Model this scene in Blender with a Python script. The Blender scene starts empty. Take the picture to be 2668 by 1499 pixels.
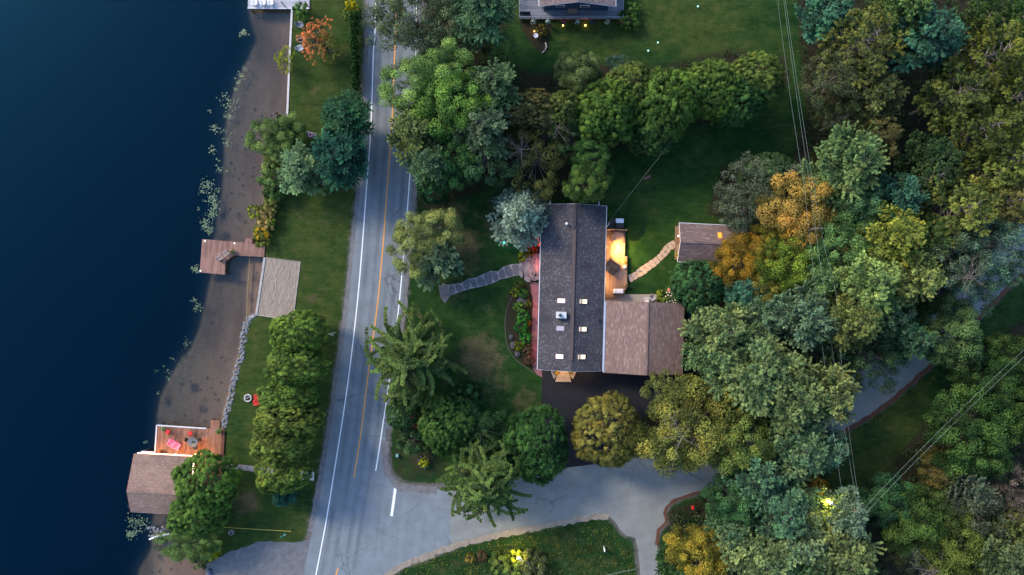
import bpy, math, random
import numpy as np
from mathutils import Vector, Matrix, Quaternion

random.seed(7)
SC = bpy.context.scene
COL = SC.collection
R = math.radians

# ---------------------------------------------------------------- camera
H = 107.8           # height of the drone above the lawn, metres
F = 1779.0          # focal length in photo pixels (photo 2668 px wide)
cam = bpy.data.cameras.new('camera'); cam.lens = 36.0 * F / 2668.0; cam.sensor_width = 36.0
cam.clip_start = 1.0; cam.clip_end = 4000.0
co = bpy.data.objects.new('camera', cam); COL.objects.link(co)
co.location = (0, 0, H); co.rotation_euler = (0, 0, 0)
SC.camera = co
SC.render.resolution_x = 1024; SC.render.resolution_y = 575
SC.view_settings.view_transform = 'Standard'; SC.view_settings.look = 'None'
SC.view_settings.gamma = 1.0; SC.view_settings.exposure = 1.34

# ---------------------------------------------------------------- sky and sun
SUN_EL = R(33); SUN_AZ = math.atan2(-0.80, 0.60)
wd = bpy.data.worlds.new('World'); SC.world = wd; wd.use_nodes = True
wn = wd.node_tree.nodes; wl = wd.node_tree.links
sky = wn.new('ShaderNodeTexSky'); sky.sky_type = 'NISHITA'; sky.sun_disc = False
sky.sun_elevation = SUN_EL; sky.sun_rotation = SUN_AZ; sky.ozone_density = 3.0
wn['Background'].inputs['Strength'].default_value = 0.15
wl.new(sky.outputs[0], wn['Background'].inputs['Color'])
sl = bpy.data.lights.new('sun', 'SUN'); sl.energy = 1.75; sl.angle = R(14); sl.color = (1.0, 0.84, 0.66)
so = bpy.data.objects.new('sun', sl); COL.objects.link(so); so.location = (-60, 45, 90)
sd = Vector((math.sin(SUN_AZ) * math.cos(SUN_EL), math.cos(SUN_AZ) * math.cos(SUN_EL), math.sin(SUN_EL)))
so.rotation_euler = (-sd).to_track_quat('-Z', 'Y').to_euler()

def W(px, py, z=0.0):
    """photo pixel -> world point at height z"""
    k = (H - z) / F
    return Vector(((px - 1334.0) * k, -(py - 749.5) * k, z))
def XY(px, py, z=0.0):
    v = W(px, py, z); return (v.x, v.y)

# ---------------------------------------------------------------- materials
MATS = {}
class NT:
    def __init__(s, name):
        s.m = bpy.data.materials.new(name); s.m.use_nodes = True
        s.n = s.m.node_tree.nodes; s.l = s.m.node_tree.links
        s.b = s.n['Principled BSDF']; s.out = s.n['Material Output']
    def node(s, t, **kw):
        nd = s.n.new(t)
        for k, v in kw.items(): setattr(nd, k, v)
        return nd
    def link(s, a, b): s.l.new(a, b)
    def set(s, sock, v):
        if hasattr(v, 'node'): s.l.new(v, sock)
        elif isinstance(v, (tuple, list)) and len(v) == 3 and sock.type == 'RGBA': sock.default_value = (*v, 1)
        else: sock.default_value = v
    def math(s, op, a, b=0.0, c=None):
        nd = s.node('ShaderNodeMath', operation=op)
        s.set(nd.inputs[0], a); s.set(nd.inputs[1], b)
        if c is not None: s.set(nd.inputs[2], c)
        return nd.outputs[0]
    def mix(s, f, a, b):
        nd = s.node('ShaderNodeMix', data_type='RGBA')
        s.set(nd.inputs['Factor'], f); s.set(nd.inputs['A'], a) if False else None
        s.set(nd.inputs[6], a); s.set(nd.inputs[7], b)
        return nd.outputs[2]
    def mul(s, a, b):
        nd = s.node('ShaderNodeMix', data_type='RGBA', blend_type='MULTIPLY')
        nd.inputs['Factor'].default_value = 1.0
        s.set(nd.inputs[6], a); s.set(nd.inputs[7], b)
        return nd.outputs[2]
    def coord(s, kind='Object'):
        return s.node('ShaderNodeTexCoord').outputs[kind]
    def noise(s, vec, scale, detail=4, rough=0.55, dist=0.0):
        nd = s.node('ShaderNodeTexNoise')
        s.set(nd.inputs['Vector'], vec); nd.inputs['Scale'].default_value = scale
        nd.inputs['Detail'].default_value = detail; nd.inputs['Roughness'].default_value = rough
        nd.inputs['Distortion'].default_value = dist
        return nd.outputs['Fac']
    def ramp(s, f, stops):
        nd = s.node('ShaderNodeValToRGB'); s.set(nd.inputs[0], f)
        e = nd.color_ramp.elements
        while len(e) < len(stops): e.new(0.5)
        for el, (p, c) in zip(e, stops):
            el.position = p
            el.color = (*c, 1) if isinstance(c, (tuple, list)) else (c, c, c, 1)
        return nd.outputs[0]
    def smooth(s, f, a, b):
        nd = s.node('ShaderNodeMapRange'); nd.interpolation_type = 'SMOOTHSTEP'
        s.set(nd.inputs[0], f); nd.inputs[1].default_value = a; nd.inputs[2].default_value = b
        return nd.outputs[0]
    def sep(s, v):
        nd = s.node('ShaderNodeSeparateXYZ'); s.set(nd.inputs[0], v); return nd.outputs
    def comb(s, x, y, z=0.0):
        nd = s.node('ShaderNodeCombineXYZ')
        for i, v in enumerate((x, y, z)): s.set(nd.inputs[i], v)
        return nd.outputs[0]
    def white(s, v):
        nd = s.node('ShaderNodeTexWhiteNoise', noise_dimensions='3D'); s.set(nd.inputs[0], v); return nd.outputs['Value']
    def scale(s, v, sc):
        nd = s.node('ShaderNodeVectorMath', operation='MULTIPLY'); s.set(nd.inputs[0], v)
        nd.inputs[1].default_value = sc; return nd.outputs[0]
    def attr(s, name):
        return s.node('ShaderNodeAttribute', attribute_name=name).outputs['Fac']
    def bump(s, h, strength=0.3, dist=0.05):
        nd = s.node('ShaderNodeBump'); nd.inputs['Strength'].default_value = strength
        nd.inputs['Distance'].default_value = dist; s.set(nd.inputs['Height'], h)
        s.l.new(nd.outputs[0], s.b.inputs['Normal'])
    def done(s, color, rough=0.8, spec=0.3):
        s.set(s.b.inputs['Base Color'], color); s.set(s.b.inputs['Roughness'], rough)
        s.b.inputs['Specular IOR Level'].default_value = spec
        return s.m

def noisy(name, c1, c2=None, scale=6.0, rough=0.8, bump=0.2, lo=0.35, hi=0.65, spec=0.3, detail=5):
    if name in MATS: return MATS[name]
    t = NT(name); c2 = c2 or tuple(x * 0.7 for x in c1)
    n = t.noise(t.coord(), scale, detail)
    col = t.ramp(n, [(lo, c1), (hi, c2)])
    if bump: t.bump(n, bump, 0.02)
    MATS[name] = t.done(col, rough, spec); return MATS[name]

def glow(name, color, strength):
    if name in MATS: return MATS[name]
    t = NT(name); t.b.inputs['Emission Color'].default_value = (*color, 1)
    t.b.inputs['Emission Strength'].default_value = strength
    MATS[name] = t.done(color, 0.5); return MATS[name]

def planks(name, c1, c2, width=0.14, axis=0, gap=0.06, rough=0.75):
    if name in MATS: return MATS[name]
    t = NT(name); co_ = t.coord(); sp = t.sep(co_)
    u = t.math('DIVIDE', sp[axis], width); k = t.math('FLOOR', u); fr = t.math('FRACT', u)
    v = t.math('FLOOR', t.math('ADD', t.math('DIVIDE', sp[1 - axis], 3.2), t.math('MULTIPLY', t.white(t.comb(k, 3.0, 1.0)), 3.0)))
    w = t.white(t.comb(k, v, 0.0))
    g = t.noise(t.scale(co_, (14, 1.2, 6) if axis == 0 else (1.2, 14, 6)), 1.0, 5)
    f = t.math('ADD', t.math('MULTIPLY', w, 0.65), t.math('MULTIPLY', g, 0.55))
    col = t.ramp(f, [(0.2, c2), (0.85, c1)])
    big = t.noise(co_, 0.5, 3)
    col = t.mix(t.smooth(big, 0.35, 0.75), col, t.mul(col, (0.72, 0.72, 0.76)))
    edge = t.math('MULTIPLY', t.math('GREATER_THAN', fr, gap), t.math('LESS_THAN', fr, 1 - gap))
    col = t.mix(edge, tuple(x * 0.25 for x in c2), col)
    t.bump(edge, 0.4, 0.01)
    MATS[name] = t.done(col, rough, 0.25); return MATS[name]

def shingles(name, base, fleck, dark, su=0.32, sv=0.14, along=1, amount=0.82, patch=0.5):
    """along = local axis that the courses run along"""
    if name in MATS: return MATS[name]
    t = NT(name); co_ = t.coord(); sp = t.sep(co_)
    row = t.math('FLOOR', t.math('DIVIDE', sp[1 - along], sv))
    off = t.white(t.comb(row, 7.0, 2.0))
    cell = t.math('FLOOR', t.math('ADD', t.math('DIVIDE', sp[along], su), off))
    w = t.white(t.comb(cell, row, 0.0))
    col = t.ramp(w, [(0.0, dark), (0.45, base), (amount, base), (min(amount + 0.1, 0.99), fleck)])
    big = t.noise(co_, 0.35, 4, 0.6)
    col = t.mix(t.smooth(big, 0.4, 0.72), col, t.mul(col, (patch, patch, patch + 0.06)))
    fr = t.math('FRACT', t.math('DIVIDE', sp[1 - along], sv))
    line = t.smooth(fr, 0.0, 0.22)
    col = t.mix(line, t.mul(col, (0.6, 0.6, 0.6)), col)
    fine = t.noise(co_, 30, 3)
    col = t.mul(col, t.ramp(fine, [(0.2, 0.8), (0.8, 1.15)]))
    t.bump(t.math('ADD', fr, t.math('MULTIPLY', w, 0.5)), 0.5, 0.02)
    MATS[name] = t.done(col, 0.9, 0.2); return MATS[name]

def leafmat(name='foliage', rough=0.62, trans=0.25):
    if name in MATS: return MATS[name]
    t = NT(name)
    oi = t.node('ShaderNodeObjectInfo')
    ti = t.attr('tint')
    hue = t.node('ShaderNodeHueSaturation')
    t.set(hue.inputs['Color'], oi.outputs['Color'])
    t.set(hue.inputs['Hue'], t.math('ADD', 0.5, t.math('MULTIPLY', t.math('SUBTRACT', ti, 0.5), -0.05)))
    t.set(hue.inputs['Saturation'], t.math('ADD', 1.0, t.math('MULTIPLY', ti, 0.12)))
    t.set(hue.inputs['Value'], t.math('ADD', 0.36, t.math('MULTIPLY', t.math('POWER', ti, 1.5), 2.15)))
    autumn = t.noise(t.scale(t.coord(), (1, 1, 1)), 0.55, 3)
    oiR = oi.outputs['Random']
    warm = t.mul(hue.outputs[0], (1.45, 0.98, 0.75))
    col = t.mix(t.math('MULTIPLY', t.smooth(t.math('ADD', autumn, t.math('MULTIPLY', oiR, 0.12)), 0.56, 0.78), 0.5), hue.outputs[0], warm)
    t.done(col, 0.8, 0.08)
    tr = t.node('ShaderNodeBsdfTranslucent'); t.set(tr.inputs['Color'], col)
    mx = t.node('ShaderNodeMixShader'); mx.inputs[0].default_value = trans
    t.link(t.b.outputs[0], mx.inputs[1]); t.link(tr.outputs[0], mx.inputs[2])
    t.link(mx.outputs[0], t.out.inputs['Surface'])
    MATS[name] = t.m; return t.m

def plain(name, color, rough=0.6, metal=0.0, spec=0.4):
    return noisy(name, color, tuple(x * 0.86 for x in color), 9.0, rough, 0.05, spec=spec)

# ---------------------------------------------------------------- mesh helpers
class MB:
    def __init__(s): s.v = []; s.f = []; s.mi = []; s.cur = 0
    def add(s, vs, fs):
        o = len(s.v); s.v += [tuple(v) for v in vs]
        for f in fs: s.f.append(tuple(i + o for i in f)); s.mi.append(s.cur)
        return s
    def box(s, c, d, rz=0.0, M=None, taper=1.0):
        x, y, z = (q / 2 for q in d)
        vs = [Vector((a * x * (taper if k > 0 else 1), b * y * (taper if k > 0 else 1), k * z)) for k in (-1, 1) for a, b in ((-1, -1), (1, -1), (1, 1), (-1, 1))]
        if M is not None: vs = [M @ v for v in vs]
        if rz:
            q = Matrix.Rotation(rz, 3, 'Z'); vs = [q @ v for v in vs]
        cc = Vector(c); vs = [v + cc for v in vs]
        return s.add(vs, [(3, 2, 1, 0), (4, 5, 6, 7), (0, 1, 5, 4), (1, 2, 6, 5), (2, 3, 7, 6), (3, 0, 4, 7)])
    def tube(s, pts, rad, n=6, cap=True):
        pts = [Vector(p) for p in pts]
        if not isinstance(rad, (list, tuple)): rad = [rad] * len(pts)
        vs = []
        for i, p in enumerate(pts):
            d = (pts[min(i + 1, len(pts) - 1)] - pts[max(i - 1, 0)])
            if d.length < 1e-6: d = Vector((0, 0, 1))
            d.normalize()
            a = d.orthogonal().normalized() if abs(d.z) > 0.95 else d.cross(Vector((0, 0, 1))).normalized()
            b = d.cross(a)
            for k in range(n):
                t = 2 * math.pi * k / n
                vs.append(p + (a * math.cos(t) + b * math.sin(t)) * rad[i])
        fs = []
        for i in range(len(pts) - 1):
            for k in range(n):
                k2 = (k + 1) % n
                fs.append((i * n + k, i * n + k2, (i + 1) * n + k2, (i + 1) * n + k))
        if cap:
            fs.append(tuple(range(n))[::-1]); fs.append(tuple((len(pts) - 1) * n + k for k in range(n)))
        return s.add(vs, fs)
    def lathe(s, c, prof, n=16):
        c = Vector(c); vs = []; fs = []
        for r, z in prof:
            for k in range(n):
                t = 2 * math.pi * k / n; vs.append(c + Vector((r * math.cos(t), r * math.sin(t), z)))
        for i in range(len(prof) - 1):
            for k in range(n):
                k2 = (k + 1) % n; fs.append((i * n + k, i * n + k2, (i + 1) * n + k2, (i + 1) * n + k))
        fs.append(tuple(range(n))[::-1]); fs.append(tuple((len(prof) - 1) * n + k for k in range(n)))
        return s.add(vs, fs)
    def prism(s, poly, z0, z1):
        n = len(poly)
        a = sum(poly[i][0] * poly[(i + 1) % n][1] - poly[(i + 1) % n][0] * poly[i][1] for i in range(n))
        if a < 0: poly = poly[::-1]
        vs = [(x, y, z0) for x, y in poly] + [(x, y, z1) for x, y in poly]
        fs = [tuple(range(n))[::-1], tuple(range(n, 2 * n))] + [(i, (i + 1) % n, n + (i + 1) % n, n + i) for i in range(n)]
        return s.add(vs, fs)
    def blob(s, c, r, seed=0, n=8, m=5, jit=0.25):
        rnd = random.Random(seed); c = Vector(c); vs = []; fs = []
        for i in range(m + 1):
            ph = math.pi * i / m
            for k in range(n):
                t = 2 * math.pi * k / n + i * 0.3
                q = 1 + rnd.uniform(-jit, jit) * (0.3 if i in (0, m) else 1)
                vs.append(c + Vector((r[0] * math.sin(ph) * math.cos(t) * q, r[1] * math.sin(ph) * math.sin(t) * q, r[2] * math.cos(ph) * q)))
        for i in range(m):
            for k in range(n):
                k2 = (k + 1) % n; fs.append((i * n + k, (i + 1) * n + k, (i + 1) * n + k2, i * n + k2))
        return s.add(vs, fs)
    def build(s, name, mat, parent=None, smooth=False, bevel=0.0):
        me = bpy.data.meshes.new(name); me.from_pydata(s.v, [], s.f)
        for m in (mat if isinstance(mat, (list, tuple)) else [mat]): me.materials.append(m)
        if isinstance(mat, (list, tuple)):
            me.polygons.foreach_set('material_index', s.mi)
        if smooth: me.polygons.foreach_set('use_smooth', [True] * len(me.polygons))
        me.update()
        o = bpy.data.objects.new(name, me); COL.objects.link(o)
        if parent: o.parent = parent
        if bevel:
            b = o.modifiers.new('bevel', 'BEVEL'); b.width = bevel; b.segments = 2; b.limit_method = 'ANGLE'
        return o

def tag(o, label=None, cat=None, group=None, kind=None):
    if label: o['label'] = label
    if cat: o['category'] = cat
    if group: o['group'] = group
    if kind: o['kind'] = kind
    return o
def empty(name, loc, rz=0.0, label=None, cat=None, group=None, scale=None):
    o = bpy.data.objects.new(name, None); COL.objects.link(o)
    o.location = loc; o.rotation_euler = (0, 0, rz); o.empty_display_size = 0.3
    if scale: o.scale = scale
    return tag(o, label, cat, group)
def copy_tree(o, parent=None):
    c = o.copy(); COL.objects.link(c); c.parent = parent
    for ch in [x for x in bpy.data.objects if x.parent == o]: copy_tree(ch, c)
    return c
def lamp(name, parent, loc, color, power, radius=0.12, spot=None):
    l = bpy.data.lights.new(name, 'SPOT' if spot else 'POINT'); l.energy = power; l.color = color; l.shadow_soft_size = radius
    if spot: l.spot_size = R(spot); l.spot_blend = 0.8
    o = bpy.data.objects.new(name, l); COL.objects.link(o); o.location = loc; o.parent = parent
    return o

# ---------------------------------------------------------------- 2-D helpers
def densify(pts, step=1.0, closed=True):
    out = []; n = len(pts)
    for i in range(n if closed else n - 1):
        a = pts[i]; b = pts[(i + 1) % n]
        d = math.hypot(b[0] - a[0], b[1] - a[1]); k = max(1, int(d / step))
        for j in range(k): out.append((a[0] + (b[0] - a[0]) * j / k, a[1] + (b[1] - a[1]) * j / k))
    if not closed: out.append(pts[-1])
    return out
def catmull(pts, k=6, closed=False):
    out = []; n = len(pts)
    for i in range(n if closed else n - 1):
        g = lambda j: pts[j % n] if closed else pts[min(max(j, 0), n - 1)]
        p0, p1, p2, p3 = (g(i - 1), g(i), g(i + 1), g(i + 2))
        for j in range(k):
            t = j / k; t2 = t * t; t3 = t2 * t
            out.append(tuple(0.5 * (2 * p1[q] + (p2[q] - p0[q]) * t + (2 * p0[q] - 5 * p1[q] + 4 * p2[q] - p3[q]) * t2 + (3 * p1[q] - p0[q] - 3 * p2[q] + p3[q]) * t3) for q in (0, 1)))
    if not closed: out.append(tuple(pts[-1][:2]))
    return out
def jitter(pts, amp, seed=1):
    rnd = random.Random(seed)
    return [(x + rnd.uniform(-amp, amp), y + rnd.uniform(-amp, amp)) for x, y in pts]
def px_poly(pp, z=0.0): return [XY(x, y, z) for x, y in pp]
def sdist(X, Y, poly):
    """signed distance to polygon, positive inside; numpy arrays"""
    d = np.full(X.shape, 1e9); ins = np.zeros(X.shape, bool); n = len(poly)
    for i in range(n):
        ax, ay = poly[i]; bx, by = poly[(i + 1) % n]
        ex, ey = bx - ax, by - ay; L = ex * ex + ey * ey + 1e-12
        t = np.clip(((X - ax) * ex + (Y - ay) * ey) / L, 0, 1)
        d = np.minimum(d, np.hypot(X - ax - t * ex, Y - ay - t * ey))
        if ay != by:
            c = ((ay > Y) != (by > Y)) & (X < (bx - ax) * (Y - ay) / (by - ay) + ax)
            ins ^= c
    return np.where(ins, d, -d)
def strip(mb, pts, w, z):
    """flat ribbon along a polyline of world points"""
    P = [Vector((p[0], p[1])) for p in pts]; n = len(P); vs = []
    for i in range(n):
        d = (P[min(i + 1, n - 1)] - P[max(i - 1, 0)]).normalized(); s_ = Vector((-d.y, d.x)) * w / 2
        vs += [(P[i].x + s_.x, P[i].y + s_.y, z), (P[i].x - s_.x, P[i].y - s_.y, z)]
    mb.add(vs, [(2 * i, 2 * i + 1, 2 * i + 3, 2 * i + 2) for i in range(n - 1)])
def sm(x, a, b):
    t = np.clip((x - a) / (b - a), 0, 1); return t * t * (3 - 2 * t)
# ================================================================ SETTING
WL = -0.70
SHORE = [(762,-5000),(761,26),(755,145),(748,305),(712,325),(692,352),(684,420),(680,470),(688,511),(676,558),(658,594),(656,626),(684,650),(689,672),(667,821),(652,828),(641,849),(632,882),(622,929),(613,966),(600,1017),(586,1076),(577,1115),(574,1205),(520,1240),(486,1260),(462,1345),(445,1392),(470,1440),(528,1468),(545,1499),(580,1900),(580,5500)]
DROP = [(640,-400),(646,30),(664,94),(641,146),(617,188),(603,235),(587,282),(580,340),(577,441),(570,511),(554,605),(541,729),(529,788),(513,858),(490,912),(464,940),(431,994),(410,1041),(401,1088),(398,1180),(395,1340),(384,1394),(386,1441),(352,1499),(300,1900)]
def line_at(L):
    w = [XY(*p) for p in L]; ys = np.array([p[1] for p in w][::-1]); xs = np.array([p[0] for p in w][::-1])
    return lambda y: np.interp(y, ys, xs)
fs_, fd_ = line_at(SHORE), line_at(DROP)

MAIN = [(975,-900),(963,0),(959,141),(952,300),(944,441),(932,560),(923,640),(915,720),(906,811),(893,905),(878,1000),(868,1080),(852,1180),(836,1277),(812,1394),(790,1499),(760,1800),
        (930,1800),(985,1512),(1002,1499),(1022,1484),(1051,1469),(1096,1452),(1155,1429),(1174,1424),(1172,1276),(1138,1275),(1095,1274),(1061,1270),(1044,1267),(1030,1259),(1012,1237),(1005,1210),(1004,1185),(1005,1150),(1008,1118),(1022,1001),(1049,780),(1067,577),(1078,427),(1083,340),(1092,117),(1094,0),(1105,-900)]
SIDE = [(1172,1276),(1250,1268),(1340,1248),(1450,1222),(1546,1210),(1661,1188),(1780,1176),(1900,1150),(2040,1085),(2150,1022),(2250,965),(2330,902),(2420,830),(2500,760),(2560,690),(2610,640),(2800,450),(3300,0),(3420,90),
        (2830,570),(2720,668),(2668,717),(2632,741),(2585,793),(2533,842),(2446,930),(2397,977),(2326,1041),(2268,1083),(2209,1118),(2160,1149),(2060,1192),(1950,1235),(1834,1278),(1781,1294),(1752,1306),(1736,1322),(1731,1338),(1736,1360),(1716,1381),(1712,1420),(1718,1499),(1740,1800),
        (1690,1800),(1668,1499),(1663,1430),(1655,1402),(1632,1396),(1614,1380),(1602,1358),(1586,1346),(1560,1344),(1520,1349),(1450,1364),(1342,1383),(1272,1399),(1201,1415),(1174,1424)]
DRIVE = [(1413,960),(1800,962),(1806,1010),(1720,1050),(1640,1120),(1590,1206),(1500,1220),(1450,1228),(1440,1200),(1418,1150),(1409,1085)]
LOT = [(535,1520),(536,1480),(541,1467),(567,1453),(593,1441),(628,1427),(670,1414),(730,1411),(770,1413),(804,1409),(822,1380),(815,1440),(800,1499),(795,1560),(700,1800),(560,1800)]
mainW, sideW, driveW = px_poly(MAIN), px_poly(SIDE), px_poly(DRIVE)
FOREST = [(2075,-400),(2080,100),(2100,300),(2060,420),(1880,430),(1840,560),(1980,600),(1860,680),(1790,700),(1775,800),(1790,1000),(1640,1090),(1700,1170),(1900,1140),(2160,1000),(2400,830),(2700,560),(3400,-100),(3400,-400)]
FOREST2 = [(1740,1330),(1850,1290),(2100,1180),(2140,1210),(2180,1300),(2230,1340),(2300,1240),(2440,1060),(2520,930),(2668,830),(3400,300),(3400,1900),(1760,1900),(1730,1420)]
WOODN = [(1085,-400),(1330,-400),(1330,60),(1260,150),(1400,190),(1540,160),(1700,175),(1900,130),(2050,150),(2060,220),(1930,300),(1700,360),(1590,400),(1570,540),(1480,520),(1420,500),(1300,480),(1200,520),(1130,560),(1090,540),(1085,430)]
SOIL = [(1330,745),(1385,735),(1392,780),(1390,960),(1412,985),(1385,965),(1345,935),(1322,900),(1314,850),(1318,800)]
BEDN = [(1352,58),(1440,62),(1432,100),(1424,140),(1408,140),(1385,115),(1365,85)]
SW_CORNER = [(1015,1180),(1040,1060),(1120,1060),(1150,1130),(1180,1260),(1100,1262),(1050,1262),(1018,1235)]
MEADOW = [(1010,1499),(1060,1472),(1160,1432),(1290,1402),(1450,1370),(1580,1352),(1610,1395),(1660,1415),(1670,1800),(950,1800)]

def rng(a, b, s): return list(np.arange(a, b, s))
xs = np.array([-2200,-1200,-600,-300,-180,-130] + rng(-100, -62, 2.0) + rng(-62, -24, 0.32) + rng(-24, 90, 0.6) + [95,110,130,180,300,600,1200,2200.])
ys = np.array([-2200,-1200,-600,-300,-150,-90] + rng(-62, 62, 0.6) + [70,90,130,200,300,600,1200,2200.])
X, Y = np.meshgrid(xs, ys)
xsh, xdr = fs_(Y), fd_(Y)
d = xsh - X
t = np.clip(d / np.maximum(xsh - xdr, 1.0), 0, 1)
bed = WL - 0.10 - 0.42 * t ** 0.8
# strip of dry sand in front of the sea wall and riprap
BEACH = px_poly([(689,668),(648,668),(640,828),(622,915),(603,994),(576,1092),(590,1092),(640,850),(668,828)])
beach = sm(sdist(X, Y, BEACH), -0.8, 0.4)
bed = bed * (1 - beach) + (WL + 0.14) * beach
rampP = px_poly([(545,1470),(470,1440),(420,1460),(420,1700),(600,1700)])
ramp_ = sm(sdist(X, Y, rampP), -3.0, 1.5)
bed = bed * (1 - ramp_) + (WL + 0.05) * ramp_
over = np.clip(xdr - X, 0, None)
bed = bed - 5.5 * sm(over, -1.5, 7.5) - 3.0 * sm(over, 5, 30)
land = sm(-d, -0.25, 0.12)
Z = bed * (1 - land) + 0.0 * land
far = np.maximum(np.abs(X), np.abs(Y))
Z = np.where((X < -100) & (far > 100), -9.0, Z)

nx, ny = len(xs), len(ys)
V = np.stack([X, Y, Z], -1).reshape(-1, 3)
I = np.arange(nx * ny).reshape(ny, nx)
Fq = np.stack([I[:-1, :-1], I[:-1, 1:], I[1:, 1:], I[1:, :-1]], -1).reshape(-1, 4)
me = bpy.data.meshes.new('ground'); me.from_pydata(V.tolist(), [], Fq.tolist()); me.update()
me.polygons.foreach_set('use_smooth', [True] * len(me.polygons))
def put(name, arr):
    a = me.attributes.new(name, 'FLOAT', 'POINT'); a.data.foreach_set('value', arr.reshape(-1).astype(np.float32))
dm, ds, dd = sdist(X, Y, mainW), sdist(X, Y, sideW), sdist(X, Y, driveW)
leftside = (X < (mainW[0][0] + mainW[10][0]) / 2 + 4) & (Y > -40)
g = np.clip(1 - (-dm) / 2.1, 0, 1)
g = np.maximum(g, 0.8 * np.clip(1 - (-ds) / 1.7, 0, 1))
put('gravel', g)
forest = np.maximum(sm(sdist(X, Y, px_poly(FOREST)), -1.5, 1.5), sm(sdist(X, Y, px_poly(FOREST2)), -1.5, 1.5))
forest = np.maximum(forest, 0.75 * sm(sdist(X, Y, px_poly(WOODN)), -2.5, 1.5))
forest = np.maximum(forest, sm(sdist(X, Y, px_poly(SOIL)), -0.3, 0.3))
forest = np.maximum(forest, sm(sdist(X, Y, px_poly(BEDN)), -0.5, 0.4))
forest = np.maximum(forest, 0.55 * sm(sdist(X, Y, px_poly(SW_CORNER)), -1, 1))
forest = np.maximum(forest, (far > 105) * 1.0)
put('litter', forest)
bare = 0.50 * sm(sdist(X, Y, px_poly(MEADOW)), -0.5, 2)
for cx, cy, r, a in [(815,775,22,.8),(790,730,30,.5),(785,560,35,.6),(745,600,25,.4),(640,1310,42,1.2),(850,560,60,.5),(880,480,60,.5),(925,100,40,.35),(835,250,60,.5),(1210,640,60,1.04),(1190,760,50,0.78),(1250,930,75,1.2),(1240,870,40,.5),(1370,1050,60,0.78),(1240,1010,60,.6),(1500,80,90,.35),(1830,340,90,.15),(1690,500,90,.25),(925,1130,60,.6),(640,1400,40,.3),(1100,1195,36,1.2),(2010,1000,60,.3),(1330,570,90,1.17),(1180,560,60,0.91),(2210,1180,50,.4),(1600,100,60,.3),(1220,700,80,.7),(1290,1000,80,.7),(1260,800,60,.5),(1750,560,60,.3),(1900,60,70,.25),(2230,1150,60,.4),(1810,130,80,.25),(870,640,30,.5),(850,750,30,.4)]:
    w = XY(cx, cy); q = np.hypot(X - w[0], Y - w[1]) / (r / 16.5); bare = np.maximum(bare, a * np.exp(-q * q))
put('bare', bare)
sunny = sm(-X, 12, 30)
w = XY(2225, 1185); lit_lawn = np.exp(-((X - w[0]) ** 2 + (Y - w[1]) ** 2) / 220.0); w = XY(1780, 60); lit_lawn = np.maximum(lit_lawn, .6 * np.exp(-((X - w[0]) ** 2 / 260.0 + (Y - w[1]) ** 2 / 60.0)))
put('lakeside', np.maximum(sunny * 1.2, lit_lawn * 1.6))  # daylight put into the grass colour: open lawns lighter than the shaded yard

t = NT('ground_cover'); P = t.node('ShaderNodeNewGeometry').outputs['Position']; zz = t.sep(P)[2]
n_big = t.noise(P, 0.11, 4, 0.6); n_mid = t.noise(P, 0.75, 5, 0.6); n_fine = t.noise(P, 5.5, 5, 0.75); n_vf = t.noise(P, 16, 3, 0.8)
mow = t.noise(t.scale(P, (0.5, 3.0, 1)), 0.8, 3)
lush = t.ramp(n_mid, [(0.3, (0.009, 0.035, 0.010)), (0.7, (0.018, 0.055, 0.011))])
dry = t.ramp(n_mid, [(0.3, (0.027, 0.060, 0.011)), (0.7, (0.055, 0.072, 0.020))])
mixf = t.math('ADD', t.math('MULTIPLY', n_big, 0.8), t.math('MULTIPLY', mow, 0.35))
grass = t.mix(t.smooth(t.math('ADD', mixf, t.math('MULTIPLY', t.attr('lakeside'), 0.16)), 0.52, 0.82), lush, dry)  # lighter grass mixed in where the lawn is coloured as lit
barecol = t.ramp(n_fine, [(0.3, (0.055, 0.045, 0.024)), (0.7, (0.15, 0.11, 0.075))])
bf = t.math('ADD', t.math('MULTIPLY', t.attr('bare'), 0.85), t.math('MULTIPLY', t.math('SUBTRACT', n_mid, 0.5), 1.3))
grass = t.mix(t.math('MULTIPLY', t.smooth(bf, 0.35, 0.85), 0.55), grass, barecol)
spk = t.mix(t.smooth(n_fine, 0.35, 0.7), t.mul(grass, (0.62, 0.68, 0.66)), t.mul(grass, (1.4, 1.3, 1.25)))
patchy = t.noise(t.scale(P, (1.0, 1.7, 1)), 0.33, 6, 0.72)
spk = t.mul(spk, t.ramp(patchy, [(0.32, (0.55, 0.66, 0.62)), (0.5, (1.0, 1.0, 1.0)), (0.68, (1.65, 1.25, 1.35))]))
fleck = t.smooth(t.noise(P, 3.1, 2, 0.5), 0.775, 0.80)
spk = t.mix(t.math('MULTIPLY', fleck, 0.5), spk, (0.20, 0.20, 0.13))
litter = t.ramp(n_fine, [(0.25, (0.012, 0.012, 0.008)), (0.55, (0.030, 0.026, 0.016)), (0.8, (0.065, 0.045, 0.028))])
litter = t.mix(t.smooth(n_mid, 0.5, 0.68), litter, (0.016, 0.034, 0.010))
lf = t.math('ADD', t.attr('litter'), t.math('MULTIPLY', t.math('SUBTRACT', n_mid, 0.5), 1.0))
col = t.mix(t.smooth(lf, 0.35, 0.75), spk, litter)
gravel = t.ramp(n_vf, [(0.25, (0.045, 0.042, 0.04)), (0.5, (0.12, 0.11, 0.105)), (0.75, (0.26, 0.24, 0.23))])
gf = t.math('ADD', t.attr('gravel'), t.math('ADD', t.math('MULTIPLY', t.math('SUBTRACT', n_mid, 0.5), 0.8), t.math('MULTIPLY', t.math('SUBTRACT', n_fine, 0.5), 0.7)))
col = t.mix(t.smooth(gf, 0.42, 0.8), col, gravel)
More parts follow.
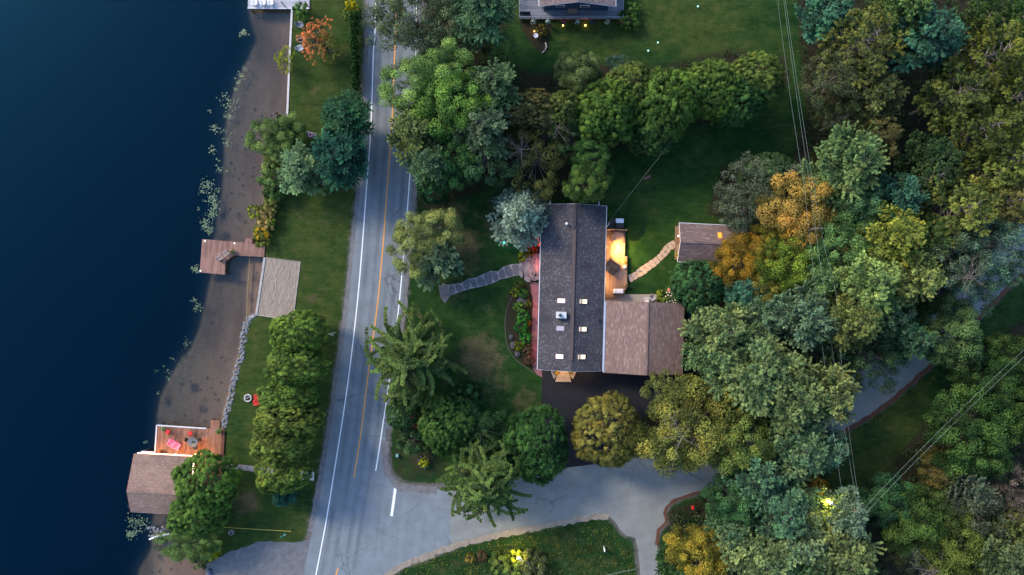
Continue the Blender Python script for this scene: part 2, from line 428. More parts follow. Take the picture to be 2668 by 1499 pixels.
# lake bed: silt, lighter sand, dark weed patches
silt = t.ramp(n_fine, [(0.3, (0.150, 0.085, 0.050)), (0.7, (0.29, 0.175, 0.105))])
vor = t.node('ShaderNodeTexVoronoi'); vor.inputs['Scale'].default_value = 0.42; t.set(vor.inputs['Vector'], P)
warp = t.math('ADD', vor.outputs['Distance'], t.math('MULTIPLY', t.math('SUBTRACT', n_mid, 0.5), 0.9))
weed = t.math('MULTIPLY', t.smooth(warp, 0.42, 0.18), t.smooth(t.noise(P, 0.09, 3), 0.47, 0.60))
silt = t.mix(t.smooth(t.noise(t.scale(P, (1, 0.35, 1)), 0.25, 4), 0.4, 0.68), silt, t.mul(silt, (0.66, 0.64, 0.64)))
vor2 = t.node('ShaderNodeTexVoronoi'); vor2.inputs['Scale'].default_value = 0.85; t.set(vor2.inputs['Vector'], P)
spot = t.math('MULTIPLY', t.smooth(t.math('ADD', vor2.outputs['Distance'], t.math('MULTIPLY', n_fine, 0.35)), 0.50, 0.26), t.smooth(t.noise(P, 0.16, 4), 0.48, 0.56))
silt = t.mix(t.math('MULTIPLY', t.math('MAXIMUM', weed, spot), 0.8), silt, (0.055, 0.045, 0.04))
deb = t.smooth(t.noise(P, 7.0, 5, 0.8), 0.66, 0.72)
silt = t.mix(t.math('MULTIPLY', deb, t.smooth(t.noise(P, 0.2, 3), 0.4, 0.6)), silt, (0.50, 0.42, 0.32))
sandy = t.ramp(n_vf, [(0.3, (0.20, 0.13, 0.085)), (0.7, (0.30, 0.21, 0.15))])
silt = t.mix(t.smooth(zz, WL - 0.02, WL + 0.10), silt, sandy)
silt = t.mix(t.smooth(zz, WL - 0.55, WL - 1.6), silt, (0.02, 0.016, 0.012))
col = t.mix(t.smooth(zz, -0.42, -0.30), silt, col)
hh = t.math('ADD', n_fine, t.math('MULTIPLY', n_vf, 0.6))
t.bump(hh, 0.6, 0.08)
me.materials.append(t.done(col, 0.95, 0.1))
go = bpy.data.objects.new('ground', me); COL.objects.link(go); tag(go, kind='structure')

# ---- lake: closed body of tinted water, sky mirrored by Fresnel
wx0, wx1 = -2190, -20
poly = [(wx0, 2190)]
LY = densify([XY(*p) for p in SHORE], 1.5, False)
shore_in = [(x + 0.9, y) for x, y in LY]
mb = MB()
ps = [(wx0, shore_in[0][1])] + shore_in + [(wx0, shore_in[-1][1])]
mb.prism(ps, -20, WL)
t = NT('lake_water')
t.n.remove(t.b)
fr = t.node('ShaderNodeFresnel'); fr.inputs['IOR'].default_value = 1.42
gl = t.node('ShaderNodeBsdfGlossy'); gl.inputs['Roughness'].default_value = 0.12; gl.inputs['Color'].default_value = (0.12, 0.62, 1.0, 1)
tr = t.node('ShaderNodeBsdfTransparent')
mx = t.node('ShaderNodeMixShader'); gb = t.node('ShaderNodeNewGeometry').outputs['Backfacing']
t.link(t.math('MULTIPLY', fr.outputs[0], t.math('SUBTRACT', 1.0, gb)), mx.inputs[0]); t.link(tr.outputs[0], mx.inputs[1]); t.link(gl.outputs[0], mx.inputs[2])
P = t.node('ShaderNodeNewGeometry').outputs['Position']
bmp = t.node('ShaderNodeBump'); bmp.inputs['Strength'].default_value = 0.3; bmp.inputs['Distance'].default_value = 0.04
t.set(bmp.inputs['Height'], t.noise(t.scale(P, (1, 3.0, 1)), 1.6, 4)); t.link(bmp.outputs[0], gl.inputs['Normal']); t.link(bmp.outputs[0], fr.inputs['Normal'])
t.link(mx.outputs[0], t.out.inputs['Surface'])
va = t.node('ShaderNodeVolumeAbsorption'); va.inputs['Color'].default_value = (0.42, 0.60, 0.68, 1); va.inputs['Density'].default_value = 0.62
t.link(va.outputs[0], t.out.inputs['Volume'])
tag(mb.build('lake_water', t.m), kind='structure')

# ---- roads
def asphalt(name, c, var=0.22, tint=None, streak=(3.0, 0.12, 1), rotz=0.0):
    t = NT(name); P = t.coord()
    a = t.noise(P, 22, 3, 0.8); b = t.noise(P, 0.5, 4, 0.6)
    m = t.node('ShaderNodeMapping'); m.inputs['Rotation'].default_value = (0, 0, rotz); t.set(m.inputs['Vector'], P)
    s = t.noise(t.scale(m.outputs[0], streak), 0.35, 4)
    col = t.ramp(a, [(0.3, tuple(x * (1 - var) for x in c)), (0.7, tuple(x * (1 + var) for x in c))])
    col = t.mul(col, t.ramp(b, [(0.3, 0.86), (0.7, 1.1)]))
    col = t.mul(col, t.ramp(s, [(0.3, 0.91), (0.7, 1.07)]))
    stain = t.smooth(t.noise(P, 1.3, 5, 0.7), 0.66, 0.76)
    col = t.mix(t.math('MULTIPLY', stain, 0.35), col, tuple(x * 0.45 for x in c))
    vc = t.node('ShaderNodeTexVoronoi', feature='DISTANCE_TO_EDGE'); vc.inputs['Scale'].default_value = 0.16
    t.set(vc.inputs['Vector'], t.node('ShaderNodeVectorMath', operation='ADD').outputs[0])
    va_ = vc.inputs['Vector'].links[0].from_node; t.set(va_.inputs[0], P); nz = t.node('ShaderNodeTexNoise'); nz.inputs['Scale'].default_value = 0.9; nz.inputs['Detail'].default_value = 5; t.set(nz.inputs['Vector'], P); t.set(va_.inputs[1], nz.outputs['Color'])
    crack = t.math('MULTIPLY', t.smooth(vc.outputs['Distance'], 0.012, 0.004), t.smooth(t.noise(P, 0.13, 2), 0.5, 0.6))
    col = t.mix(t.math('MULTIPLY', crack, 0.55), col, tuple(x * 0.3 for x in c))
    t.bump(a, 0.25, 0.01)
    return t.done(col, 0.85, 0.25)
M_main = asphalt('asphalt_main', (0.172, 0.200, 0.222), rotz=R(6))
M_side = asphalt('asphalt_side', (0.20, 0.213, 0.205), 0.2, streak=(0.15, 2.2, 1), rotz=R(-12))
M_drive = asphalt('asphalt_driveway', (0.011, 0.013, 0.018), 0.15)
road = MB().prism(mainW, -0.3, 0.030).build('main_road', M_main); tag(road, kind='structure')
side = MB().prism(jitter(densify(sideW, 1.2), 0.06), -0.3, 0.022).build('side_road', M_side); tag(side, kind='structure')
drv = MB().prism(driveW, -0.3, 0.014).build('driveway', M_drive); tag(drv, kind='structure')
def track(pts, off, w, z, par):
    P_ = [Vector(XY(*p)) for p in pts]; n_ = len(P_); out = []
    for i in range(n_):
        d_ = (P_[min(i + 1, n_ - 1)] - P_[max(i - 1, 0)]).normalized(); out.append((P_[i].x - d_.y * off, P_[i].y + d_.x * off))
    return out
def paintmat(name, c):
    t = NT(name); n = t.noise(t.coord(), 9, 4, 0.7)
    return t.done(t.ramp(n, [(0.25, tuple(x * 0.6 for x in c)), (0.45, c)]), 0.6)
Mw = paintmat('white_road_paint', (0.80, 0.82, 0.84)); My = paintmat('yellow_road_paint', (0.78, 0.33, 0.05))
LW = [(993,-900),(979,0),(973,141),(966,340),(955,490),(944,640),(932,780),(914,940),(900,1043),(882,1160),(850,1357),(823,1499),(765,1800)]
LY_ = [(1042,-900),(1032,0),(1028.5,141),(1020,340),(1009,490),(998,640),(985,780),(970,897),(955,1010),(942,1118),(931,1190),(922,1245)]
RW = [(1097,-900),(1086,0),(1084,117),(1075,340),(1070,427),(1059,577),(1041,780),(1028,885),(1013,1001),(996,1118),(987,1178),(979,1227)]
def mark(pts, w, name, mat, par, z=0.036):
    m = MB(); strip(m, catmull([XY(*p) for p in pts], 8), w, z); o = m.build(name, mat, par); return o
mark(LW, 0.17, 'edge_line', Mw, road); mark(RW, 0.17, 'edge_line', Mw, road)
mark(LY_, 0.17, 'centre_line', My, road); mark([(881,1480),(868,1540),(830,1800)], 0.17, 'centre_line', My, road)
mark([(1031.5,1261),(1026,1303),(1020,1345)], 0.42, 'stop_line', Mw, road)

tw = NT('tyre_wear'); tP = tw.coord()
tw.done(tw.mul((0.085, 0.102, 0.120), tw.ramp(tw.noise(tP, 22, 3, 0.8), [(0.3, 0.8), (0.7, 1.15)])), 0.7, 0.3)
ta = tw.node('ShaderNodeBsdfTransparent'); tm = tw.node('ShaderNodeMixShader')
tw.set(tm.inputs[0], tw.math('MULTIPLY', tw.attr('edge'), tw.math('MULTIPLY', tw.smooth(tw.noise(tw.scale(tP, (1, .2, 1)), 0.6, 4), 0.25, 0.75), 0.22)))
tw.link(ta.outputs[0], tm.inputs[1]); tw.link(tw.b.outputs[0], tm.inputs[2]); tw.link(tm.outputs[0], tw.out.inputs['Surface'])
LYf = LY_ + [(905,1350),(881,1480),(868,1540),(830,1800)]
for k_, off in enumerate((0.85, 2.35, -0.95, -2.35)):
    base_ = catmull(track(LYf, -off, 0, 0, None), 6); m = MB(); vs = []; n_ = len(base_); P_ = [Vector(q) for q in base_]; ed = []
    for i in range(n_):
        d_ = (P_[min(i + 1, n_ - 1)] - P_[max(i - 1, 0)]).normalized(); s_ = Vector((-d_.y, d_.x))
        for j, w_ in enumerate((-.42, -.2, .2, .42)): vs.append((P_[i].x + s_.x * w_, P_[i].y + s_.y * w_, 0.033 + .0004 * k_)); ed.append(0.0 if j in (0, 3) else 1.0)
    m.add(vs, [(4 * i + j, 4 * i + 4 + j, 4 * i + 5 + j, 4 * i + 1 + j) for i in range(n_ - 1) for j in range(3)])
    o = m.build('wheel_track', tw.m, road); a_ = o.data.attributes.new('edge', 'FLOAT', 'POINT'); a_.data.foreach_set('value', ed)
def gravelmat(name, a, b, c):
    t = NT(name); P = t.coord(); n = t.noise(P, 14, 4, 0.8); m = t.noise(P, 1.1, 5, 0.65)
    col = t.ramp(n, [(0.25, a), (0.5, b), (0.75, c)]); col = t.mul(col, t.ramp(m, [(0.3, 0.7), (0.7, 1.12)])); t.bump(n, 0.7, 0.04)
    return t.done(col, 0.95, 0.1)
lot = MB().prism(jitter(densify(px_poly(LOT), 0.7), 0.16, 3), -0.3, 0.012).build('gravel_lot', gravelmat('lot_gravel', (0.07, 0.07, 0.075), (0.15, 0.155, 0.165), (0.26, 0.265, 0.28))); tag(lot, kind='structure')
def edge_band(name, pts, w, mat, z, seed):
    rnd = random.Random(seed); m = MB(); P = densify([XY(*p) for p in pts], 0.6, False); n = len(P); vs = []
    for i in range(n):
        a = Vector(P[max(i - 1, 0)]); b = Vector(P[min(i + 1, n - 1)]); dd_ = (b - a).normalized(); s_ = Vector((-dd_.y, dd_.x))
        w1 = w * rnd.uniform(0.35, 0.75); w2 = w * rnd.uniform(0.25, 0.55)
        vs += [(P[i][0] + s_.x * w1, P[i][1] + s_.y * w1, z), (P[i][0] - s_.x * w2, P[i][1] - s_.y * w2, z)]
    m.add(vs, [(2 * i, 2 * i + 1, 2 * i + 3, 2 * i + 2) for i in range(n - 1)])
    o = m.build(name, mat); tag(o, kind='structure')
Msand = gravelmat('road_edge_sand', (0.16, 0.13, 0.10), (0.28, 0.24, 0.19), (0.40, 0.35, 0.29))
Mgr = gravelmat('road_edge_gravel', (0.08, 0.08, 0.085), (0.17, 0.17, 0.175), (0.27, 0.265, 0.27))
Mneedle = gravelmat('pine_needle_edge', (0.05, 0.025, 0.015), (0.13, 0.06, 0.04), (0.20, 0.11, 0.08))
edge_band('road_shoulder', [(1586,1346),(1560,1344),(1520,1349),(1450,1364),(1342,1384),(1272,1400),(1201,1416),(1155,1431),(1096,1454),(1051,1471),(1002,1501)], 1.0, Msand, 0.040, 1)
edge_band('road_shoulder', [(1138,1276),(1061,1271),(1044,1267),(1030,1259),(1012,1237),(1005,1210),(1004,1185),(1006,1150)], 1.2, Mgr, 0.041, 2)
edge_band('road_shoulder', [(2700,690),(2668,717),(2632,741),(2585,793),(2533,842),(2446,930),(2397,977),(2326,1041),(2268,1083),(2209,1118),(2160,1149),(2060,1192)], 0.75, Mneedle, 0.032, 3)
edge_band('road_shoulder', [(1834,1278),(1781,1294),(1752,1306),(1736,1322),(1731,1338),(1736,1360),(1714,1381),(1710,1420)], 0.45, Mneedle, 0.033, 4)
edge_band('road_shoulder', [(960,0),(956,141),(949,300),(940,441),(928,560),(919,640),(911,720),(901,811),(889,905),(873,1000),(862,1080),(846,1180),(828,1277),(808,1385)], 0.85, Mgr, 0.010, 5)
edge_band('road_shoulder', [(1085,400),(1081,440),(1070,577),(1053,780),(1026,1001),(1012,1118)], 0.9, Mgr, 0.010, 6)

# ---- sand box, patio, walkways
sandc = NT('raked_sand'); P = sandc.coord()
wv = sandc.noise(sandc.scale(P, (1.0, 0.5, 1)), 0.9, 4, 0.6, 2.5)
sandc.bump(wv, 0.9, 0.25)
MSAND = sandc.done(sandc.mul(sandc.ramp(sandc.noise(P, 25, 2), [(0.3, (0.25, 0.205, 0.165)), (0.7, (0.32, 0.265, 0.215))]), sandc.ramp(wv, [(0.35, 0.90), (0.6, 1.04)])), 0.95, 0.1)
sand = MB().prism(px_poly([(691,673),(783,683),(763,836),(741,831),(669,821)]), -0.3, 0.03).build('sand_play_area', MSAND); tag(sand, kind='structure')
Mconc = noisy('pale_concrete', (0.42, 0.40, 0.38), (0.30, 0.29, 0.28), 3.0, 0.9, 0.2)
mb = MB(); mb.tube([W(*p, .03) for p in ((691,672),(783,682),(763.5,836),(741,832),(668,821))], 0.06, 4)
tag(mb.build('sand_edging', Mconc), 'thin pale timber edging around the square sand area', 'edging')

def wall_along(name, pts, w, z0, z1, mat, label, cat='wall'):
    mb = MB(); P = [Vector(XY(*p)) for p in pts]
    for a, b in zip(P[:-1], P[1:]):
        L = (b - a).length; m = (a + b) / 2; mb.box((m.x, m.y, (z0 + z1) / 2), (L, w, z1 - z0), math.atan2(b.y - a.y, b.x - a.x))
    return tag(mb.build(name, mat), label, cat)
wall_along('sea_wall', [(762,-150),(761,26),(755,145),(748.5,305)], 0.30, -1.6, 0.10, noisy('white_wall_cap', (0.62, 0.60, 0.58), (0.45, 0.44, 0.42), 2.5), 'long thin white sea wall beside the lawn with the orange maple')
wall_along('sea_wall', [(690,671),(668,821),(650,829)], 0.34, -1.6, 0.12, Mconc, 'pale concrete retaining wall between the sand area and the beach')

Mflag = noisy('bluestone', (0.080, 0.086, 0.100), (0.13, 0.13, 0.14), 2.2, 0.85, 0.3)
Mjoint = noisy('mortar_joint', (0.30, 0.28, 0.28), (0.22, 0.20, 0.20), 5.0, 0.95, 0.2)
def ribbon_poly(cpts, ws, seed, amp):
    rnd = random.Random(seed); P = [Vector(p) for p in cpts]; n = len(P); Lp = []; Rp = []
    for i in range(n):
        d_ = (P[min(i + 1, n - 1)] - P[max(i - 1, 0)]).normalized(); s_ = Vector((-d_.y, d_.x)); w = ws / 2 * (1 + rnd.uniform(-amp, amp))
        Lp.append(P[i] + s_ * w); Rp.append(P[i] - s_ * w * rnd.uniform(0.9, 1.1))
    return Lp, Rp
cp = [XY(*p) for p in [(1354,702),(1335,705),(1316,711),(1300,718),(1282,722),(1262,729),(1243,736),(1226,739),(1206,747),(1186,753),(1168,757),(1150,752)]]
Lp, Rp = ribbon_poly(cp, 1.62, 5, 0.22)
mb = MB(); mb.prism([tuple(p) for p in Lp] + [tuple(p) for p in Rp[::-1]], -0.1, 0.030)
e = [XY(*p) for p in [(1143,742),(1162,752),(1172,772),(1160,790),(1149,778)]]
mb.prism(e, -0.1, 0.034)
pathw = mb.build('stone_path', Mjoint); tag(pathw, kind='structure')
mb = MB(); rnd = random.Random(9)
def inset_stone(mb, q, z, k=0.12, j=0.05):
    c = sum((Vector(p) for p in q), Vector((0, 0))) / len(q); o = []
    for p in q:
        v = Vector(p); dv = (c - v); o.append(v + dv.normalized() * k + Vector((rnd.uniform(-j, j), rnd.uniform(-j, j))))
    o2 = catmull([tuple(p) for p in o], 3, True); mb.prism(o2, 0.0, z)
for i in range(len(cp) - 1):
    sh = rnd.uniform(-0.16, 0.16) * (1 if i % 2 else -1)
    q = [Lp[i] + (Lp[i + 1] - Lp[i]) * sh, Lp[i + 1] + (Lp[i + 1] - Lp[i]) * rnd.uniform(-.1, .1), Rp[i + 1], Rp[i] - (Rp[i + 1] - Rp[i]) * sh]
    inset_stone(mb, q, 0.055, 0.26, 0.03)
inset_stone(mb, [e[0], e[1], e[2], e[4]], 0.05, 0.1); inset_stone(mb, [e[4], e[2], e[3]], 0.055, 0.1)
mb.build('flagstone', Mflag, pathw)
# pale flagstone path to the shed
Mpale = noisy('pale_flagstone', (0.42, 0.33, 0.26), (0.33, 0.24, 0.19), 3.0, 0.85, 0.3)
Mdj = noisy('soil_joint', (0.12, 0.09, 0.06), (0.08, 0.06, 0.04), 6.0, 0.95)
cp2 = catmull([XY(*p) for p in [(1638,727),(1660,716),(1682,700),(1706,683),(1724,667),(1742,645),(1760,634)]], 2)
L2, R2 = ribbon_poly(cp2, 1.25, 8, 0.12)
mb = MB(); mb.prism([tuple(p) for p in L2] + [tuple(p) for p in R2[::-1]], -0.1, 0.018)
path2 = mb.build('stone_path', Mdj); tag(path2, kind='structure')
mb = MB()
for i in range(0, len(cp2) - 1):
    a, b, c_, d_ = L2[i], L2[i + 1], R2[i + 1], R2[i]; f0 = rnd.uniform(0.3, 0.7); f1 = rnd.uniform(0.3, 0.7)
    m0 = a + (d_ - a) * f0; m1 = b + (c_ - b) * f1
    inset_stone(mb, [a, b, m1, m0], 0.045, 0.10, 0.03); inset_stone(mb, [m0, m1, c_, d_], 0.045, 0.10, 0.03)
mb.build('flagstone', Mpale, path2)
# patio behind the garage, red walkway beside the house, slab path by the lake, concrete pad
Mpat = noisy('patio_pavers', (0.34, 0.29, 0.24), (0.25, 0.21, 0.18), 6.0, 0.85, 0.3)
tag(MB().prism(px_poly([(1577,768),(1712,767),(1712,800),(1577,800)]), -0.2, 0.03).build('patio', Mpat), kind='structure')
Mred = noisy('stamped_red_concrete', (0.27, 0.105, 0.115), (0.12, 0.07, 0.085), 1.3, 0.6, 0.4, lo=0.3, hi=0.7)
tag(MB().prism(jitter(densify(px_poly([(1380,735),(1412,735),(1412,984),(1402,978),(1390,964),(1384,945),(1386,850),(1388,780)]), 0.8), 0.05), -0.2, 0.03).build('walkway', Mred), kind='structure')
mb = MB(); Mslab = noisy('path_slabs', (0.27, 0.26, 0.265), (0.19, 0.18, 0.185), 3.0, 0.9, 0.2)
A, B = Vector(XY(579,1212)), Vector(XY(712,1228))
for i in range(8):
    p = A + (B - A) * (i + .5) / 8; mb.box((p.x, p.y, 0.01), ((B - A).length / 8 - 0.05, 0.88, 0.06), math.atan2((B - A).y, (B - A).x) + rnd.uniform(-.02, .02))
tag(mb.build('path', Mslab), kind='structure')
tag(MB().prism(px_poly([(784,1227),(819,1230),(818,1252),(783,1249)]), -0.1, 0.10).build('concrete_pad', noisy('white_slab', (0.60, 0.62, 0.62), (0.48, 0.50, 0.50), 3.0)), 'pale blank concrete pad beside the road gravel under the lakeside cedars', 'concrete pad')
# ================================================================ BUILDINGS
def slab_pts(mb, q, th):
    """thick slab from 4 points (ccw from above)"""
    a = [Vector(p) for p in q]; b = [p - Vector((0, 0, th)) for p in a]
    mb.add(a + b, [(0, 1, 2, 3), (7, 6, 5, 4), (0, 4, 5, 1), (1, 5, 6, 2), (2, 6, 7, 3), (3, 7, 4, 0)])
def gable(root, w, l, ze, rise, axis, roof_mat, wall_mat, trim, off=0.0, inset=0.45, fascia=None, zfloor=0.0, gutter=True):
    """w = size along local x, l = along local y; ridge along `axis`; off = ridge offset"""
    def T(u, v, z): return (u, v, z) if axis == 'y' else (v, u, z)
    hw, hl = (w / 2, l / 2) if axis == 'y' else (l / 2, w / 2)
    roof = MB(); th = 0.14
    for s in (-1, 1):
        q = [T(s * hw, -hl, ze), T(s * hw, hl, ze), T(off, hl, ze + rise), T(off, -hl, ze + rise)]
        a = Vector(q[1]) - Vector(q[0]); b = Vector(q[2]) - Vector(q[1])
        if a.cross(b).z < 0: q = q[::-1]
        slab_pts(roof, q, th)
    ro = roof.build('roof', roof_mat, root)
    wl_ = MB(); iw, il = hw - inset, hl - inset
    sl_ = lambda u: ze - th + rise * (1 - abs(u - off) / (hw - off if u > off else hw + off)) - 0.02
    # pentagon prism
    prof = [(-iw, zfloor), (iw, zfloor), (iw, sl_(iw)), (off, sl_(off)), (-iw, sl_(-iw))]
    vs = [T(u, -il, z) for u, z in prof] + [T(u, il, z) for u, z in prof]
    wl_.add(vs, [(0, 1, 2, 3, 4), (9, 8, 7, 6, 5)] + [(i, (i + 1) % 5, 5 + (i + 1) % 5, 5 + i) for i in range(5)])
    wo = wl_.build('wall', wall_mat, root)
    # gable trim and gutters
    for e in (-1, 1):
        for s in (-1, 1):
            tb = MB(); p, q = Vector(T(s * (hw + .02), e * (hl + 0.02), ze - 0.06)), Vector(T(off, e * (hl + 0.02), ze + rise - 0.06))
            tb.tube([p, q], 0.045, 4); tb.build('gable_trim', trim, root)
    if gutter:
        for s in (-1, 1):
            g_ = MB(); p = T(s * (hw + 0.06), -hl, ze - 0.08); q = T(s * (hw + 0.06), hl, ze - 0.08)
            g_.tube([p, q], 0.065, 6); g_.build('gutter', trim, root)
    return ro, wo, T, hw, hl
def zroof(u, ze, rise, hw, off=0.0): return ze + rise * (1 - abs(u - off) / (hw - off if u > off else hw + off))

Mtrim = noisy('white_trim', (0.62, 0.64, 0.68), (0.50, 0.52, 0.56), 4.0, 0.5, 0.05)
Mblue_trim = noisy('pale_blue_trim', (0.38, 0.46, 0.60), (0.30, 0.38, 0.52), 4.0, 0.5, 0.05)
Mdarkframe = plain('dark_metal', (0.03, 0.03, 0.035), 0.45)
MroofH = shingles('house_shingles', (0.068, 0.065, 0.073), (0.155, 0.145, 0.155), (0.052, 0.050, 0.058), 0.17, 0.13, 1, 0.86, 0.66)
MroofG = shingles('garage_shingles', (0.20, 0.134, 0.110), (0.28, 0.20, 0.17), (0.17, 0.112, 0.094), 0.50, 0.12, 1, 0.78, 0.86)
MroofB = shingles('boathouse_shingles', (0.27, 0.175, 0.135), (0.32, 0.22, 0.17), (0.22, 0.145, 0.115), 0.4, 0.13, 0, 0.75, 0.78)
MroofS = shingles('shed_shingles', (0.175, 0.122, 0.110), (0.24, 0.18, 0.16), (0.14, 0.098, 0.092), 0.6, 0.15, 0, 0.78, 0.8)
MroofN = shingles('neighbour_shingles', (0.155, 0.120, 0.125), (0.22, 0.18, 0.18), (0.12, 0.09, 0.095), 0.4, 0.15, 1, 0.8, 0.85)
Mridge = noisy('ridge_cap', (0.105, 0.078, 0.072), (0.08, 0.062, 0.060), 4.0, 0.9, 0.3)
Msiding = noisy('house_siding', (0.16, 0.11, 0.08), (0.12, 0.08, 0.06), 2.0, 0.7)
Mglasslit = glow('lit_window_glass', (1.0, 0.62, 0.28), 1.6)

# ---- main house -------------------------------------------------------------
ZE = 2.9
c = W(1490.5, 750, ZE); house = empty('house', (c.x, c.y, 0), R(-1.45), 'long house with speckled charcoal shingle roof, brown ridge strip and six skylights', 'house')
hwid, hlen = 168 * (H - ZE) / F, 430 * (H - ZE) / F
ro, wo, T, hw, hl = gable(house, hwid, hlen, ZE, 1.6, 'y', MroofH, Msiding, Mtrim)
rr = Vector((c.x, c.y)); ra = house.rotation_euler.z
def to_local(root, px, py, z):
    v = W(px, py, z) - Vector(root.location); return Matrix.Rotation(-root.rotation_euler.z, 3, 'Z') @ v
rc = MB(); rc.box((0.0, -1.1, ZE + 1.60), (0.50, hlen - 5.6, 0.07)); rc.build('ridge_cap', Mridge, house)
rc = MB(); rc.box((0.0, hl - 1.75, ZE + 1.60), (0.42, 3.4, 0.06)); rc.build('ridge_cap', noisy('dark_ridge_cap', (0.05, 0.048, 0.055)), house)
slope = math.atan2(1.6, hw)
def skylight(px, py, kind):
    z = ZE + 0.95; p = to_local(house, px, py, z); z = zroof(p.x, ZE, 1.6, hw); s = 1 if p.x > 0 else -1
    M = Matrix.Rotation(s * slope, 3, 'Y')
    f = MB(); f.box((p.x, p.y, z + 0.06), (1.24, 0.72, 0.16), M=M); fo = f.build('skylight', plain('skylight_frame', (0.32, 0.30, 0.30)), house)
    g_ = MB(); off = M @ Vector((0, 0, 0.10)); g_.box((p.x + off.x, p.y, z + 0.06 + off.z), (1.10, 0.60, 0.03), M=M)
    mats = {'warm': glow('skylight_warm', (1.0, 0.66, 0.36), 0.62), 'pale': glow('skylight_pale', (0.95, 0.66, 0.55), 0.30), 'grey': plain('skylight_grey', (0.36, 0.34, 0.42), 0.25)}
    g_.build('pane', mats[kind], fo)
    if kind == 'warm' and s > 0:
        b = MB(); o2 = M @ Vector((-0.36, 0, 0.125)); b.box((p.x + o2.x, p.y, z + 0.06 + o2.z), (0.34, 0.60, 0.02), M=M); b.build('blind', plain('skylight_blind', (0.36, 0.32, 0.28)), fo)
for a in ((1462.6,784,'pale'),(1460,856,'grey'),(1458,929,'pale'),(1519.6,786,'warm'),(1518,858,'warm'),(1515,930,'warm')): skylight(*a)
p = to_local(house, 1462, 821, ZE + 1.3); z = zroof(p.x, ZE, 1.6, hw)
ch = MB(); ch.box((p.x, p.y, z + 0.35), (1.5, 0.95, 1.3)); cho = ch.build('chimney', noisy('chimney_cap', (0.58, 0.60, 0.62), (0.48, 0.50, 0.52), 4), house, bevel=0.03)
fl = MB(); fl.lathe((p.x - 0.22, p.y, z + 1.0), [(0.26, 0), (0.26, 0.28), (0.33, 0.30), (0.33, 0.36), (0.05, 0.44)], 4); fl.build('flue', plain('flue_steel', (0.05, 0.07, 0.09), 0.4), cho)
p = to_local(house, 1476, 584, ZE + 1.5); z = zroof(p.x, ZE, 1.6, hw)
v = MB(); v.lathe((p.x, p.y, z - 0.1), [(0.10, 0), (0.10, 0.7), (0.20, 0.72), (0.20, 0.86), (0.08, 0.95)], 12); v.build('vent_pipe', plain('vent_white', (0.75, 0.8, 0.82), 0.4), house)
p = to_local(house, 1559, 835, ZE + .3); z = zroof(p.x, ZE, 1.6, hw)
v = MB(); v.box((p.x, p.y, z + 0.1), (0.22, 0.55, 0.22)); v.build('roof_vent', Mdarkframe, house, bevel=0.03)
for px in (1433, 1560):
    p = to_local(house, px, 529, ZE - 0.2); v = MB(); v.box((p.x, hl + 0.28, ZE - 0.05), (0.13, 0.75, 0.12)); v.build('rafter_tail', Mtrim, house)
# doors and windows of the side walls
iw, il = hw - 0.45, hl - 0.45
Mdoor = plain('door_paint', (0.10, 0.05, 0.035), 0.5)
for s, y, w_, h_, kd in ((1, 2.5, 1.8, 2.05, 'w'), (1, -3.0, 1.6, 1.2, 'w'), (1, 6.0, 1.4, 1.2, 'w'), (-1, 4.2, 1.0, 2.05, 'd'), (-1, -3, 1.6, 1.3, 'w'), (-1, -8, 1.6, 1.3, 'w'), (-1, 8.5, 1.4, 1.2, 'w')):
    z0 = 0.2 + h_ / 2 if h_ > 2 else 1.6
    m = MB(); m.box((s * (iw + 0.03), y, z0), (0.10, w_, h_)); fo = m.build('window' if kd == 'w' else 'door', Mtrim if kd == 'w' else Mdoor, house)
    if kd == 'w': m = MB(); m.box((s * (iw + 0.075), y, z0), (0.03, w_ - 0.16, h_ - 0.16)); m.build('pane', Mglasslit, fo)
m = MB(); m.box((-0.1, -il - 0.03, 1.2), (1.0, 0.10, 2.05)); m.build('door', Mdoor, house)
# wall lamps (lit in the photo)
def wall_lamp(root, x, y, z, col, power, name='wall_lamp'):
    m = MB(); m.lathe((x, y, z), [(0.03, 0), (0.09, 0.04), (0.09, 0.22), (0.04, 0.28)], 8); o = m.build(name, glow('lamp_glow_%02d' % int(col[1] * 99), col, 6), root)
    lamp('light', o, (x, y, z + 0.1), col, power, 0.15); return o
AMB = (1.0, 0.55, 0.20)
def local_lamp(px, py, z, wallx, power, col=AMB):
    p = to_local(house, px, py, z); return wall_lamp(house, wallx, p.y, z, col, power)
local_lamp(1578, 738, 2.0, iw + 0.35, 330)
local_lamp(1578, 655, 2.35, iw + 0.40, 280)
RED = (1.0, 0.13, 0.08)
local_lamp(1400, 634, 1.5, -iw - 0.45, 110, RED); local_lamp(1400, 694, 1.9, -iw - 0.45, 170, RED)
local_lamp(1398, 812, 1.6, -iw - 0.40, 40, RED); local_lamp(1392, 920, 1.6, -iw - 0.40, 40, RED)
wall_lamp(house, -0.9, -il - 0.38, 2.1, AMB, 260); wall_lamp(house, 2.2, -il - 0.38, 2.1, AMB, 150)

fq = to_local(house, 1580, 645, 2.6)
m = MB(); m.box((iw + 0.12, fq.y, 2.62), (0.22, 0.30, 0.16)); fl_o = m.build('floodlight', glow('flood_lens', (1.0, 0.75, 0.35), 8), house)
fs = lamp('light', fl_o, (iw + 0.30, fq.y, 2.55), (1.0, 0.66, 0.14), 3800, 0.05, 80)
fs.rotation_euler = Vector((5.2, -0.6, -2.1)).to_track_quat('-Z', 'Y').to_euler()
